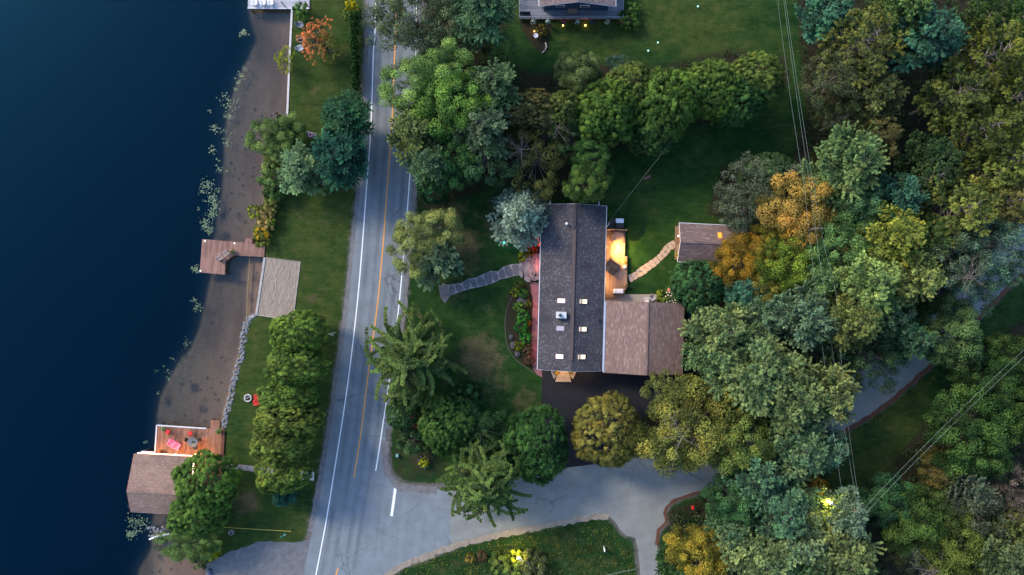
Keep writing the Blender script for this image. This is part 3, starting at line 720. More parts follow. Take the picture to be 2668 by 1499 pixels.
# ---- garage -----------------------------------------------------------------
c = W(1679, 880.8, 2.9); gar = empty('garage', (c.x, c.y, 0), R(-1.5), 'wide garage with streaked reddish brown shingle roof joined beside the long house', 'garage')
gw, gl_ = 204.5 * (H - 2.9) / F, 186 * (H - 2.9) / F
gable(gar, gw, gl_, 2.9, 2.0, 'y', MroofG, Msiding, noisy('brown_trim', (0.12, 0.075, 0.065)), gutter=False)
m = MB(); m.tube([(-gw / 2 - 0.09, -gl_ / 2, 2.85), (-gw / 2 - 0.09, gl_ / 2, 2.85)], 0.11, 6); m.build('gutter', Mblue_trim, gar)
m = MB(); m.box((0, 0, 4.92), (0.34, gl_ - 0.05, 0.07)); m.build('ridge_cap', MroofG, gar)
for x in (-3, 2.6):
    m = MB(); m.box((x, -gl_ / 2 + 0.42, 1.15), (2.8, 0.10, 2.3)); m.build('garage_door', plain('garage_door_paint', (0.35, 0.33, 0.31)), gar)

# ---- boathouse with deck ------------------------------------------------------
ZB = 2.5
c = W(422, 1263, ZB); bh = empty('boathouse', (c.x, c.y, 0), R(-3.2), 'boathouse with pinkish brown shingle roof standing in the lake', 'boathouse')
bw, bl = 155 * (H - ZB) / F, 153 * (H - ZB) / F
Mredwall = noisy('boathouse_red', (0.24, 0.035, 0.02), (0.18, 0.03, 0.02), 3.0, 0.6)
gable(bh, bw, bl, ZB, 1.45, 'x', MroofB, Mredwall, noisy('red_trim', (0.32, 0.07, 0.04)), off=-0.85, zfloor=-1.6, gutter=False)
m = MB(); m.box((0, -0.85, ZB + 1.45), (bw, 0.30, 0.06)); m.build('ridge_cap', MroofB, bh)
hbw, hbl = bw / 2, bl / 2
bulb = MB(); cab = MB(); bulbs = []
for i in range(44):
    x = -hbw + 0.6 + (bw - 0.6) * i / 43; bulbs.append((x, hbl + 0.14, ZB - 0.05 - 0.05 * (i % 2)))
for i in range(17):
    y = hbl - 0.1 - 2.9 * i / 16; bulbs.append((hbw + 0.14, y, ZB + 0.02 + 0.24 * i / 16))
cab.tube([(-hbw + 0.5, hbl + 0.14, ZB), (hbw + 0.14, hbl + 0.14, ZB), (hbw + 0.14, hbl - 3.0, ZB + 0.3)], 0.012, 4)
so_ = cab.build('string_lights', Mdarkframe); so_.location = bh.location; so_.rotation_euler = bh.rotation_euler
tag(so_, 'string of small white bulbs along the boathouse eave', 'string lights')
b0 = MB().blob((0, 0, 0), (0.055, 0.055, 0.07), 0, 6, 4, 0).build('bulb', glow('bulb_white', (1.0, 0.72, 0.5), 9), so_)
for i, p in enumerate(bulbs):
    b = b0 if i == 0 else b0.copy()
    if i: COL.objects.link(b); b.parent = so_
    b.location = p
for x, y, pw in ((1.5, hbl + 0.35, 60), (4.6, hbl + 0.5, 110), (-2.3, hbl + 0.3, 60)):
    mm = MB(); mm.lathe((x, y - 0.25, 1.7), [(0.03, 0), (0.09, 0.04), (0.09, 0.22), (0.04, 0.28)], 8); lo = mm.build('wall_lamp', glow('lamp_glow_b', (1.0, 0.5, 0.15), 5), bh)
    lamp('light', lo, (x, y, 1.8), (1.0, 0.42, 0.10), pw, 0.12)

Mdeck = planks('deck_cedar', (0.36, 0.185, 0.115), (0.20, 0.095, 0.06), 0.15, 0)
Mdeckdk = planks('deck_border', (0.16, 0.07, 0.05), (0.10, 0.045, 0.035), 0.15, 1)
def deck(name, poly_px, z, mat, label, rot, piles=True, cat='dock', zpile=-2.2):
    pts = [Vector(XY(*p, z)) for p in poly_px]; c = sum(pts, Vector((0, 0))) / len(pts)
    root = empty(name, (c.x, c.y, 0), rot, label, cat)
    q = Matrix.Rotation(-rot, 2); loc = [tuple(q @ (p - c)) for p in pts]
    MB().prism(loc, z - 0.06, z).build('deck_boards', mat, root)
    fr_ = MB(); n = len(loc)
    for i in range(n):
        a, b = Vector(loc[i]), Vector(loc[(i + 1) % n]); m_ = (a + b) / 2; dv = (a - b)
        fr_.box((m_.x, m_.y, z - 0.17), (dv.length + 0.03, 0.07, 0.20), math.atan2(dv.y, dv.x))
    fr_.build('fascia', Mdeckdk, root)
    if piles:
        for i in range(n):
            a, b = Vector(loc[i]), Vector(loc[(i + 1) % n])
            p = a * 0.96 + Vector((0, 0)) * 0.04
            pm = MB(); pm.tube([(p.x, p.y, zpile), (p.x, p.y, z - 0.07)], 0.10, 8); pm.build('pile', noisy('pile_wood', (0.12, 0.09, 0.07)), root)
    return root
d1 = deck('dock', [(527,623.5),(617,631),(638,632),(640,621),(657,622.5),(657,636),(691,640),(688,670),(628,667),(611,665),(588,681),(585.6,716),(520,710)], 0.15, planks('dock_cedar', (0.34, 0.19, 0.145), (0.20, 0.105, 0.08), 0.15, 0), 'L shaped red brown plank dock with a slatted bench', R(-4.5))
d2 = deck('boathouse_deck', [(408,1108),(549,1117),(549,1094.5),(574,1096),(573,1117),(582,1117),(577,1262),(390,1262),(368,1177),(403,1178)], 0.15, Mdeck, 'orange lit cedar deck with white edging beside the boathouse', R(-3.5), cat='deck')
# steps, white rail and dark border of the lower deck
def wbox(mb, a, b, w, z0, z1):
    a, b = Vector(a), Vector(b); m = (a + b) / 2; mb.box((m.x, m.y, (z0 + z1) / 2), ((b - a).length, w, z1 - z0), math.atan2((b - a).y, (b - a).x))
def to_root(o, root):
    o.matrix_basis = root.matrix_basis.inverted() @ o.matrix_basis; o.parent = root; return o
m = MB()
for a, b in (((409,1108.5),(538,1117)), ((408.5,1108),(404,1178)), ((368,1177),(405,1179))): wbox(m, XY(*a, .2), XY(*b, .2), 0.20, 0.10, 0.24)
to_root(m.build('edge_board', Mtrim), d2)
m = MB(); wbox(m, XY(581.5,1120,.2), XY(577,1225,.2), 0.50, 0.15, 0.19); to_root(m.build('border_board', Mdeckdk), d2)
for k in range(3):
    m = MB(); a = Vector(XY(549.5, 1114 - k * 7)); b = Vector(XY(572, 1115 - k * 7)); wbox(m, a, b, 0.40, -0.25 * k - 0.02, 0.16 - 0.22 * k); to_root(m.build('step', noisy('step_red', (0.26, 0.13, 0.105), (0.2, 0.1, 0.08), 3)), d2)

# white painted dock at the top of the photo
d3 = deck('dock', [(646,-120),(806,-120),(806.5,23.5),(760,23.5),(646,22.5)], 0.15, planks('white_dock_boards', (0.50, 0.50, 0.53), (0.32, 0.32, 0.36), 0.16, 0), 'pale grey plank dock at the top edge with white chairs', R(0))
m = MB(); wbox(m, XY(646,22.5), XY(806.5,23.5), 0.16, -0.08, 0.17); to_root(m.build('edge_board', Mtrim), d3)
pg = empty('arch_frame', XY(774, 18) + (0.15,), 0, 'dark posts with a white top beam on the pale dock', 'frame')
pm = noisy('black_post', (0.02, 0.02, 0.022))
q0, q1 = W(744, 19, .15), W(805, 19, .15); pl = Vector(pg.location)
for q in (q0, q1, q0 + Vector((0, 3.0, 0)), q1 + Vector((0, 3.0, 0))):
    m = MB(); m.box(q - pl + Vector((0, 0, 1.1)), (0.10, 0.10, 2.2)); m.build('post', pm, pg)
m = MB(); m.tube([q0 - pl + Vector((0, 0, 2.24)), q1 - pl + Vector((0, 0, 2.24))], 0.05, 6); m.build('beam', Mtrim, pg)
m = MB(); m.tube([q0 - pl + Vector((0, 3.0, 2.24)), q1 - pl + Vector((0, 3.0, 2.24))], 0.05, 6); m.build('beam', Mtrim, pg)

# ---- back deck of the house ---------------------------------------------------
Mwarmdeck = planks('back_deck_boards', (0.40, 0.26, 0.16), (0.27, 0.16, 0.10), 0.14, 0)
d4 = deck('back_deck', [(1574,598),(1629,599),(1628,668),(1634,668.5),(1634,749),(1628,757),(1628,768),(1574,768)], 0.45, Mwarmdeck, 'brightly lamp lit wooden deck along the back of the house', R(-1.5), piles=False, cat='deck')
for k in range(2):
    m = MB(); wbox(m, XY(1576, 770.5 + 4 * k), XY(1603, 771 + 4 * k), 0.30, 0.0, 0.36 - 0.15 * k); to_root(m.build('step', Mwarmdeck), d4)
m = MB(); wbox(m, XY(1579, 599.5, .5), XY(1631, 601, .5), 0.09, 0.45, 2.0); tag(m.build('privacy_screen', planks('screen_boards', (0.42, 0.25, 0.15), (0.3, 0.17, 0.10), 0.14, 1)), 'tall wooden privacy screen at the north end of the back deck', 'screen')

# ---- shed ---------------------------------------------------------------------
ZS = 2.4
c = W(1866.5, 636.5, ZS); sh = empty('shed', (c.x, c.y, 0), R(-2.8), 'brown roofed garden shed with one orange lit skylight', 'shed')
sw, sl2 = 198 * (H - ZS) / F, 99.5 * (H - ZS) / F
gable(sh, sw, sl2, ZS, 1.35, 'x', MroofS, Msiding, Mtrim, inset=0.4)
m = MB(); m.box((0, 0, ZS + 1.36), (sw, 0.3, 0.06)); m.build('ridge_cap', MroofS, sh)
p = to_local(sh, 1876, 614, ZS + .8); z = zroof(p.y, ZS, 1.35, sl2 / 2); M = Matrix.Rotation(-math.atan2(1.35, sl2 / 2), 3, 'X')
m = MB(); m.box((p.x, p.y, z + .05), (0.68, 1.05, 0.14), M=M); fo = m.build('skylight', plain('orange_frame', (0.75, 0.30, 0.05)), sh)
o2 = M @ Vector((0, 0, 0.085)); m = MB(); m.box((p.x + o2.x - .06, p.y + o2.y, z + .05 + o2.z), (0.42, 0.82, 0.03), M=M); m.build('pane', glow('orange_pane', (1.0, 0.20, 0.03), 1.0), fo)
m = MB(); m.box((-sw / 2 + 0.35, 0.4, 1.05), (0.08, 0.95, 2.0)); m.build('door', Mdoor, sh)
ps_ = MB().prism(px_poly([(1759,590),(1774,588),(1774,678),(1758,676)]), 0.0, 0.14); tag(ps_.build('porch_step', noisy('porch_boards', (0.20, 0.14, 0.10), (0.15, 0.10, 0.075), 4)), 'narrow brown wooden porch in front of the shed gable', 'porch')
sl_o = wall_lamp(sh, -sw / 2 - 0.02, 1.0, 2.0, (1.0, 0.78, 0.55), 18)

# ---- neighbour house ------------------------------------------------------------
ZN = 3.3
cpx = W(1505.2, 16.8, ZN); nl = 14.0; nw = 198.5 * (H - ZN) / F
nh = empty('house', (cpx.x, cpx.y + nl / 2, 0), R(-0.3), 'dark blue house with white trimmed gable at the top edge', 'house')
Mblue = noisy('navy_siding', (0.020, 0.065, 0.125), (0.016, 0.052, 0.10), 3.0, 0.6)
gable(nh, nw, nl, ZN, 1.75, 'y', MroofN, Mblue, Mtrim, inset=0.56)
for px in (1459.5, 1523.5):
    p = to_local(nh, px, 18, 2.1); m = MB(); m.box((p.x, -nl / 2 + 0.53, 2.1), (1.42, 0.08, 0.75)); fo = m.build('window', Mtrim, nh)
    m = MB(); m.box((p.x, -nl / 2 + 0.48, 2.1), (1.15, 0.04, 0.40)); m.build('pane', plain('dark_glass', (0.03, 0.07, 0.11), 0.1), fo)
for s in (-1, 1):
    m = MB(); m.tube([(s * (nw / 2 - 0.75), -nl / 2 + 0.50, 3.1), (s * (nw / 2 - 0.75), -nl / 2 + 0.50, 0.5)], 0.06, 6); m.build('downspout', Mtrim, nh)
Mgreydeck = planks('grey_deck_boards', (0.20, 0.215, 0.25), (0.12, 0.13, 0.16), 0.15, 1)
d5 = deck('veranda_deck', [(1353,-90),(1622,-90),(1622,50),(1353,50)], 0.5, Mgreydeck, 'weathered grey veranda deck around the dark blue house', 0.0, piles=False, cat='deck')
rl = MB(); za, zb = 1.05, 1.45
P0 = Vector(d5.location)
corn = [W(1353,50,.5), W(1622,50,.5), W(1622,-90,.5)]; corn2 = [W(1353,-90,.5)]
rail_pts = [corn2[0], corn[0], corn[1], corn[2]]
for zz_ in (0.75, 1.1, 1.42):
    rl.tube([Vector((p.x, p.y, zz_)) - P0 for p in rail_pts], 0.045 if zz_ < 1.3 else 0.07, 4)
for i in range(11):
    p = rail_pts[1].lerp(rail_pts[2], i / 10) - P0; rl.box((p.x, p.y, 0.95), (0.09, 0.09, 0.95))
rl.build('railing', noisy('grey_rail', (0.30, 0.32, 0.37), (0.22, 0.24, 0.28), 4), d5)
# ================================================================ OBJECTS
def parts_box(root, name, mat, *boxes, **kw):
    m = MB()
    for b in boxes: m.box(*b[:2], rz=b[2] if len(b) > 2 and b[2] else 0.0, M=b[3] if len(b) > 3 else None)
    return m.build(name, mat, root, **kw)
def adirondack(px, py, rot, mat, label, cat='chair', group=None, z=0.0, double=False):
    """faces local +y"""
    x, y = XY(px, py, z); r = empty('adirondack_chair', (x, y, z), rot, label, cat, group)
    w = 1.35 if double else 0.60
    MX = lambda a: Matrix.Rotation(a, 3, 'X')
    n = 5; parts_box(r, 'seat', mat, *[((0, -0.30 + 0.14 * k, 0.30 + 0.025 * k), (w, 0.12, 0.025)) for k in range(6)])
    m = MB()
    halves = ((-w / 4 - 0.02, w / 2 - 0.06), (w / 4 + 0.02, w / 2 - 0.06)) if double else ((0, w),)
    for cx, ww in halves:
        for k in range(n):
            u = (k - 2) / 2; hh_ = 0.86 - 0.14 * abs(u)
            m.box((cx + u * (ww / 2 - 0.06), -0.52, 0.28 + hh_ * 0.44), (ww / n - 0.015, 0.025, hh_), M=MX(R(26)))
    m.build('backrest', mat, r)
    xs_ = (-w / 2 - 0.07, w / 2 + 0.07) + ((0,) if double else ())
    for s in xs_:
        m = MB(); m.box((s, -0.05, 0.56), (0.15, 0.78, 0.03)); m.build('armrest', mat, r, bevel=0.01)
        for yy, hgt in ((0.24, 0.55), (-0.38, 0.55)):
            m = MB(); m.box((s, yy, hgt / 2), (0.05, 0.12, hgt)); m.build('leg', mat, r)
    return r
Mred = plain('red_plastic', (0.62, 0.03, 0.025), 0.4); Mwhite = plain('white_plastic', (0.80, 0.82, 0.84), 0.4)
Mgrey = plain('grey_plastic', (0.22, 0.25, 0.30), 0.5); Mpink = plain('pink_red_plastic', (0.72, 0.20, 0.36), 0.45)
for px, lab in ((666, 'left'), (687, 'middle'), (707, 'right')):
    adirondack(px, 8, R(8 if px > 670 else 0), Mwhite, f'{lab} white adirondack chair of three on the pale dock', group='white chairs on the dock', z=0.15)
adirondack(671.5, 1034, R(88), Mred, 'red adirondack chair beside the fire pit, nearer the top edge of the photo', group='red chairs by the fire pit')
adirondack(669.5, 1048, R(100), Mred, 'red adirondack chair beside the fire pit, the lower and more turned one', group='red chairs by the fire pit')
adirondack(785, 68, R(-100), Mgrey, 'dark grey lawn chair half hidden above the orange maple edge', group='grey chairs by the orange maple')
adirondack(785, 128, R(-70), plain('pale_grey_plastic', (0.42, 0.48, 0.54), 0.5), 'pale grey lawn chair beside the lower edge of the orange maple', group='grey chairs by the orange maple')
r = adirondack(457, 1157, R(150), Mpink, 'wide pink red double adirondack chair on the boathouse deck', z=0.15, double=True); r.scale = (1.25, 1.25, 1.1)
# fire pits
def fire_pit(px, py, rad, label, mat, z=0.0):
    x, y = XY(px, py); r = empty('fire_pit', (x, y, z), 0.3, label, 'fire pit')
    m = MB(); m.lathe((0, 0, 0), [(rad * .72, 0), (rad, 0), (rad, 0.26), (rad * .96, 0.30), (rad * .74, 0.30), (rad * .72, 0.05)], 24); m.build('ring', mat, r, smooth=False)
    m = MB(); m.lathe((0, 0, 0.04), [(rad * .72, 0), (rad * .3, 0.08), (0.02, 0.12)], 16); m.build('ash', noisy('ash', (0.03, 0.03, 0.035), (0.015, 0.015, 0.018), 8), r)
    m = MB(); m.tube([(-rad * .7, 0, 0.29), (rad * .7, .05, 0.29)], 0.03, 5); m.tube([(-rad * .7, 0.15, 0.28), (rad * .7, .2, 0.28)], 0.015, 4); m.build('grate', plain('grate_steel', (0.45, 0.47, 0.5)), r)
fire_pit(647, 1037, 0.62, 'round fire pit with a pale stone ring beside two red chairs', noisy('pit_stone', (0.58, 0.56, 0.55), (0.4, 0.39, 0.38), 5))
fire_pit(784, 103, 0.60, 'round rust coloured fire pit beside the orange maple', noisy('rusty_ring', (0.30, 0.16, 0.10), (0.2, 0.16, 0.15), 4))
fire_pit(603, 1387, 0.45, 'small grey ring of stones in the grass near the yellow barrier', noisy('grey_ring', (0.25, 0.25, 0.26), (0.15, 0.15, 0.16), 5))

# director chairs with dark crossed legs
def folding_chair(px, py, rot, label):
    x, y = XY(px, py, .2); r = empty('folding_chair', (x, y, .15), rot, label, 'chair', 'red folding chairs on the boathouse deck')
    m = MB(); m.box((0, 0, 0.45), (0.50, 0.44, 0.03)); m.build('seat', Mred, r)
    m = MB(); m.box((0, -0.26, 0.72), (0.52, 0.03, 0.30)); m.build('backrest', Mred, r)
    for s in (-1, 1):
        m = MB(); m.tube([(s * .25, .28, 0.0), (-s * .25, .16, 0.46), (-s * .25, -.2, 0.46)], 0.02, 5); m.build('leg', Mdarkframe, r)
        m = MB(); m.tube([(s * .25, -.26, 0.0), (s * .25, -.26, 0.86)], 0.02, 5); m.build('post', Mdarkframe, r)
    r.scale = (1.25, 1.25, 1.1)
folding_chair(441, 1124, R(65), 'red folding chair near the white corner of the boathouse deck')
folding_chair(499, 1128, R(50), 'red folding chair in the middle of the boathouse deck edge')
def x_stand(px, py, rot, label):
    x, y = XY(px, py, .2); r = empty('folding_stand', (x, y, .15), rot, label, 'stand', 'dark crossed stands on the boathouse deck')
    for a in (0.5, -0.5):
        for s in (-0.2, 0.2):
            m = MB(); m.tube([(-.45 * math.cos(a), s - .5 * math.sin(a), 0.02), (.45 * math.cos(a), s + .5 * math.sin(a), 0.6)], 0.02, 4); m.build('leg', Mdarkframe, r)
x_stand(453, 1121, R(-30), 'dark crossed legs stand beside the left red folding chair')
x_stand(510, 1123, R(-30), 'dark crossed legs stand beside the right red folding chair')
# patio table with tucked chairs
x, y = XY(502, 1153, .9); tb = empty('patio_table', (x, y, .15), R(-15), 'slate grey eight sided table on the boathouse deck', 'table')
m = MB(); m.lathe((0, 0, 0.68), [(0.80, 0), (0.80, 0.05)], 8); m.build('tabletop', plain('slate_top', (0.085, 0.12, 0.16), 0.5), tb); tb.scale = (1.12, .95, 1)
for k in range(4):
    a = k * math.pi / 2 + .4; m = MB(); m.tube([(.55 * math.cos(a), .55 * math.sin(a), 0), (.5 * math.cos(a), .5 * math.sin(a), .68)], 0.025, 5); m.build('leg', Mdarkframe, tb)
Mpot = noisy('terracotta', (0.30, 0.14, 0.09)); Mdp = plain('dark_pot', (0.03, 0.035, 0.04))
for i, (a, lab) in enumerate(((20, 'right'), (-75, 'lower'), (165, 'upper left'))):
    ch = empty('patio_chair', (x + 0.98 * math.cos(R(a)), y + 0.92 * math.sin(R(a)), .15), R(a + 90), f'dark patio chair pushed under the {lab} side of the slate table', 'chair', 'chairs around the slate table')
    m = MB(); m.box((0, 0, 0.43), (0.5, 0.48, 0.05)); m.build('seat', Mdarkframe, ch)
    m = MB(); m.box((0, -0.26, 0.68), (0.5, 0.05, 0.45)); m.build('backrest', Mdarkframe, ch)
    for sx in (-1, 1):
        for sy in (-1, 1): m = MB(); m.tube([(sx * .22, sy * .22, 0), (sx * .22, sy * .22, .42)], 0.02, 4); m.build('leg', Mdarkframe, ch)
# flag pole with flag
def flagpole(px, py, hgt, lean, label, fl=(1.0, 0.5), canada=True):
    x, y = XY(px, py); r = empty('flagpole', (x, y, 0.1), 0, label, 'flag')
    tip = Vector((lean[0], lean[1], hgt)); m = MB(); m.tube([(0, 0, 0), tip], 0.035, 6); m.build('pole', Mtrim, r)
    w, h = fl; m = MB(); base = tip * 0.93; nx_ = 12; vs = []
    d_ = Vector((0.80, 0.55, -0.35)).normalized(); u_ = (-tip).normalized()
    vs = [base + d_ * (w * i / nx_) + u_ * (h * j) + Vector((0.04 * math.sin(i * 1.1), -0.05 * math.sin(i * 1.1), 0)) for i in range(nx_ + 1) for j in (0, 1)]
    off = Vector((0, 0, 0.012)); n_ = len(vs); vs2 = vs + [v - off for v in vs]
    m.v = [tuple(v) for v in vs2]
    for i in range(nx_):
        red = (i < 3 or i >= nx_ - 3) or not canada
        for o_, flip in ((0, False), (n_, True)):
            f = (2 * i + o_, 2 * i + 1 + o_, 2 * i + 3 + o_, 2 * i + 2 + o_); m.f.append(f[::-1] if flip else f); m.mi.append(1 if red else 0)
    fo = m.build('flag', [Mwhite, Mred], r)
    if canada:
        leaf = [(0, .42), (.09, .28), (.2, .3), (.17, .12), (.36, .16), (.3, .02), (.4, -.05), (.16, -.22), (.18, -.3), (.02, -.27), (.02, -.42), (-.02, -.42), (-.02, -.27), (-.18, -.3), (-.16, -.22), (-.4, -.05), (-.3, .02), (-.36, .16), (-.17, .12), (-.2, .3), (-.09, .28)]
        m = MB(); c_ = base + d_ * w * .5 + u_ * h * .5 + Vector((0.0, 0.0, 0.05)); nrm = d_.cross(u_).normalized()
        for s in (1, -1):
            pts = [c_ + d_ * lx * h * .9 - u_ * ly * h * .9 + nrm * 0.05 * s for lx, ly in leaf]; k = len(m.v); m.add(pts, [tuple(range(len(pts)))])
        m.build('maple_leaf', Mred, fo)
flagpole(561, 1122, 4.2, (-0.2, -0.1), 'red and white maple leaf flag on a leaning white pole at the boathouse deck')
flagpole(733, 312, 3.0, (-0.15, 0.2), 'small red flag on a white pole above the shoreline shrub', (0.6, 0.4), False)

# planters -----------------------------------------------------------------------
def leafballs(name, parent, spots, mat_col, n=120, leaf=0.12, seed=0, mat=None, kind=None):
    """foliage tuft: many small leaves in several balls; spots = (x,y,z,r)"""
    rg = np.random.default_rng(seed); Ps, Ns = [], []
    for (x_, y_, z_, r_) in spots:
        d_ = rg.normal(size=(n, 3)); d_ /= np.linalg.norm(d_, axis=1)[:, None]; d_[:, 2] = np.abs(d_[:, 2]) * .9 + d_[:, 2] * .1
        Ps.append(np.array([x_, y_, z_]) + d_ * (r_ * rg.uniform(.5, 1.05, n))[:, None]); Ns.append(d_)
    P_, N_ = np.concatenate(Ps), np.concatenate(Ns)
    o = leaf_object(name, P_, N_ + rg.normal(size=P_.shape) * .45, leaf, rg, mat or leafmat(), parent); o.color = (*mat_col, 1)
    return o
def leaf_mesh(name, P_, N_, size, rg, asp=0.6, D=None, tint=None, mat=None):
    n = len(P_); N_ = N_ / (np.linalg.norm(N_, axis=1)[:, None] + 1e-9)
    if D is None: D = rg.normal(size=P_.shape)
    D = D - N_ * (D * N_).sum(1)[:, None]; D /= (np.linalg.norm(D, axis=1)[:, None] + 1e-9)
    S = np.cross(N_, D); L = (np.asarray(size) * rg.uniform(.65, 1.25, n))[:, None] / 2; Wd = L * asp
    V = np.stack([P_ - D * L, P_ + S * Wd - D * L * .1, P_ + D * L, P_ - S * Wd - D * L * .1], 1).reshape(-1, 3)
    me = bpy.data.meshes.new(name); me.vertices.add(4 * n); me.vertices.foreach_set('co', V.reshape(-1))
    me.loops.add(4 * n); me.loops.foreach_set('vertex_index', np.arange(4 * n, dtype=np.int32))
    me.polygons.add(n); me.polygons.foreach_set('loop_start', np.arange(0, 4 * n, 4, dtype=np.int32)); me.polygons.foreach_set('loop_total', np.full(n, 4, dtype=np.int32))
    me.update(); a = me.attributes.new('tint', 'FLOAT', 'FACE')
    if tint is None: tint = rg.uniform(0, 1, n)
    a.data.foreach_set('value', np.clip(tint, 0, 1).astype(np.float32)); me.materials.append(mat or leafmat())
    return me
def leaf_object(name, P_, N_, size, rg, mat, parent, **kw):
    o = bpy.data.objects.new(name, leaf_mesh(name, P_, N_, size, rg, mat=mat, **kw)); COL.objects.link(o); o.parent = parent; return o
def planter(px, py, z, rad, label, fol, flo=None, pot=None, seed=0, hang=False, cat='planter', group=None):
    x, y = XY(px, py, z + .4); r = empty('flower_planter', (x, y, z), seed, label, cat, group)
    m = MB(); m.lathe((0, 0, 0), [(rad * .45, 0), (rad * .62, .30), (rad * .66, .32), (rad * .5, .30)], 12); m.build('pot', pot or Mpot, r)
    leafballs('foliage', r, [(0, 0, .35, rad)] + [(rad * .5 * math.cos(a), rad * .5 * math.sin(a), .35, rad * .6) for a in (0, 2, 4)], fol, 60, rad * .35, seed)
    if flo: leafballs('flowers', r, [(0, 0, .45, rad)], flo, 45, rad * .30, seed + 1, mat=leafmat('petals', .6, .1))
    return r
G = (0.05, 0.13, 0.025)
planter(425.7, 1118, .15, .45, 'tall grassy planter with pale flowers in the corner of the boathouse deck', (0.11, 0.20, 0.06), (0.5, 0.5, 0.4), seed=1)
planter(570, 1124, .15, .48, 'leafy green planter at the top right corner of the boathouse deck', (0.12, 0.22, 0.07), seed=2)
planter(420, 1177, .15, .33, 'orange flowers in a pot beside the boathouse roof', (0.12, 0.09, 0.02), (0.75, 0.16, 0.02), seed=3)
planter(566, 1188, .15, .38, 'orange and green planter at the right edge of the boathouse deck', G, (0.8, 0.22, 0.03), seed=4)
planter(481, 1143, .15, .22, 'small dark potted plant touching the slate table', (0.03, 0.06, 0.02), (0.6, 0.35, 0.3), seed=5)
planter(502, 1153, .85, .20, 'small green plant in the centre of the slate table', G, seed=6, pot=Mdp)
planter(606, 656, .15, .42, 'leafy round planter at the end of the dock bench', (0.10, 0.16, 0.06), (0.30, 0.26, 0.12), seed=7, pot=Mdp)
planter(575, 680, .15, .24, 'small green potted plant at the lower end of the dock bench', (0.04, 0.10, 0.05), seed=8, pot=Mdp)
planter(1631, 684, .45, .26, 'orange flower pot on the step of the back deck', (0.14, 0.10, 0.02), (0.8, 0.3, 0.02), seed=9)
planter(1630, 744, .45, .42, 'pink flower planter at the lower right corner of the back deck', (0.10, 0.12, 0.04), (0.75, 0.35, 0.35), seed=10)
for px, fl, lab in ((1390.5, (.55, .6, .62), 'white flower basket hanging at the left end of the grey veranda rail'), (1428, (.6, .7, .72), 'fuller white flower basket second from the left on the veranda rail'), (1467, (.32, .02, .10), 'magenta flower basket hanging on the veranda rail'),
                    (1504, (.6, .66, .6), 'white flower basket right of the magenta one on the veranda rail'), (1543, (.05, .05, .10), 'dark purple flower basket on the veranda rail'), (1582, (.62, .66, .5), 'yellow white flower basket near the right end of the veranda rail'), (1620, (.25, .07, .06), 'dull red flower basket at the right corner of the veranda rail')):
    rr_ = planter(px, 58, .7, .52, lab, (0.04, 0.07, 0.04), fl, seed=int(px), pot=Mdp, group='flower baskets along the veranda rail')

# dock bench: slatted, two seats facing
x, y = XY(582, 666, .4); bn = empty('bench', (x, y, .15), R(38), 'weathered slatted double bench on the L shaped dock', 'bench')
Mbn = noisy('weathered_wood', (0.36, 0.32, 0.30), (0.25, 0.22, 0.21), 6)
for s in (-1, 1):
    parts_box(bn, 'seat', Mbn, *[((s * .62, -0.25 + .17 * k, .44), (.95, .09, .04)) for k in range(4)])
    parts_box(bn, 'backrest', Mbn, *[((s * 1.12, -0.2 + .2 * k, .70), (.05, .08, .55)) for k in range(3)])
    for yy in (-.36, .36):
        m = MB(); m.box((s * .95, yy, .28), (.07, .07, .56)); m.build('leg', Mbn, bn)
        m = MB(); m.box((s * .62, yy, .62), (1.0, .08, .05)); m.build('armrest', Mbn, bn)
for px, py, lab in ((534, 628, 'upper left corner'), (611, 634.5, 'upper middle edge'), (522, 706, 'lower left corner')):
    m = MB(); m.lathe((*XY(px, py, .2), .15), [(.10, 0), (.12, .03), (.07, .08)], 8); o = m.build('dock_light', glow('dock_light_white', (.8, .9, 1.0), .7)); tag(o, f'small white light cap at the {lab} of the L shaped dock', 'dock light', 'white caps on the dock')

# weed boom along the beach
rp = catmull([XY(*p) for p in [(648,668),(645,720),(641,780),(640,828),(631,870),(625,900),(614,945),(603,994),(588,1045),(575,1093),(566,1122)]], 4)
m = MB(); m.tube([(a, b, WL + .17) for a, b in rp], 0.085, 6); tag(m.build('edging_log', noisy('tan_timber', (0.27, 0.20, 0.115), (0.20, 0.15, 0.09), 3)), 'long thin tan edging along the waterline in front of the riprap', 'edging')

# riprap: individual stones
Mrock = noisy('riprap_rock', (0.24, 0.245, 0.26), (0.10, 0.10, 0.115), 2.5, 0.9, 0.5)
shapes = []
for k in range(5):
    m = MB(); m.blob((0, 0, 0), (.30, .24, .20), k, 7, 4, .3); o = m.build('boulder', Mrock); shapes.append(o)
RR = catmull([XY(*p) for p in [(664,823),(650,832),(643,845),(637,870),(633,900),(630,925),(623,950),(615,978),(608,1005),(600,1040),(592,1073),(586,1100),(583,1113)]], 10)
rnd = random.Random(4); cnt = 0
for i, (a, b) in enumerate(RR):
    for k in range(2):
        o = shapes[cnt] if cnt < 5 else shapes[cnt % 5].copy()
        if cnt >= 5: COL.objects.link(o)
        o.location = (a + rnd.uniform(-.42, .42), b + rnd.uniform(-.2, .2), -0.08 + rnd.uniform(-.1, .08)); o.rotation_euler = (rnd.uniform(-.3, .3), rnd.uniform(-.3, .3), rnd.uniform(0, 6.3))
        s = rnd.uniform(.6, 1.15); o.scale = (s, s, s); tag(o, 'grey boulder in the narrow riprap bank along the shore', 'boulder', 'boulders of the riprap bank'); cnt += 1
m = MB(); rnd = random.Random(8)
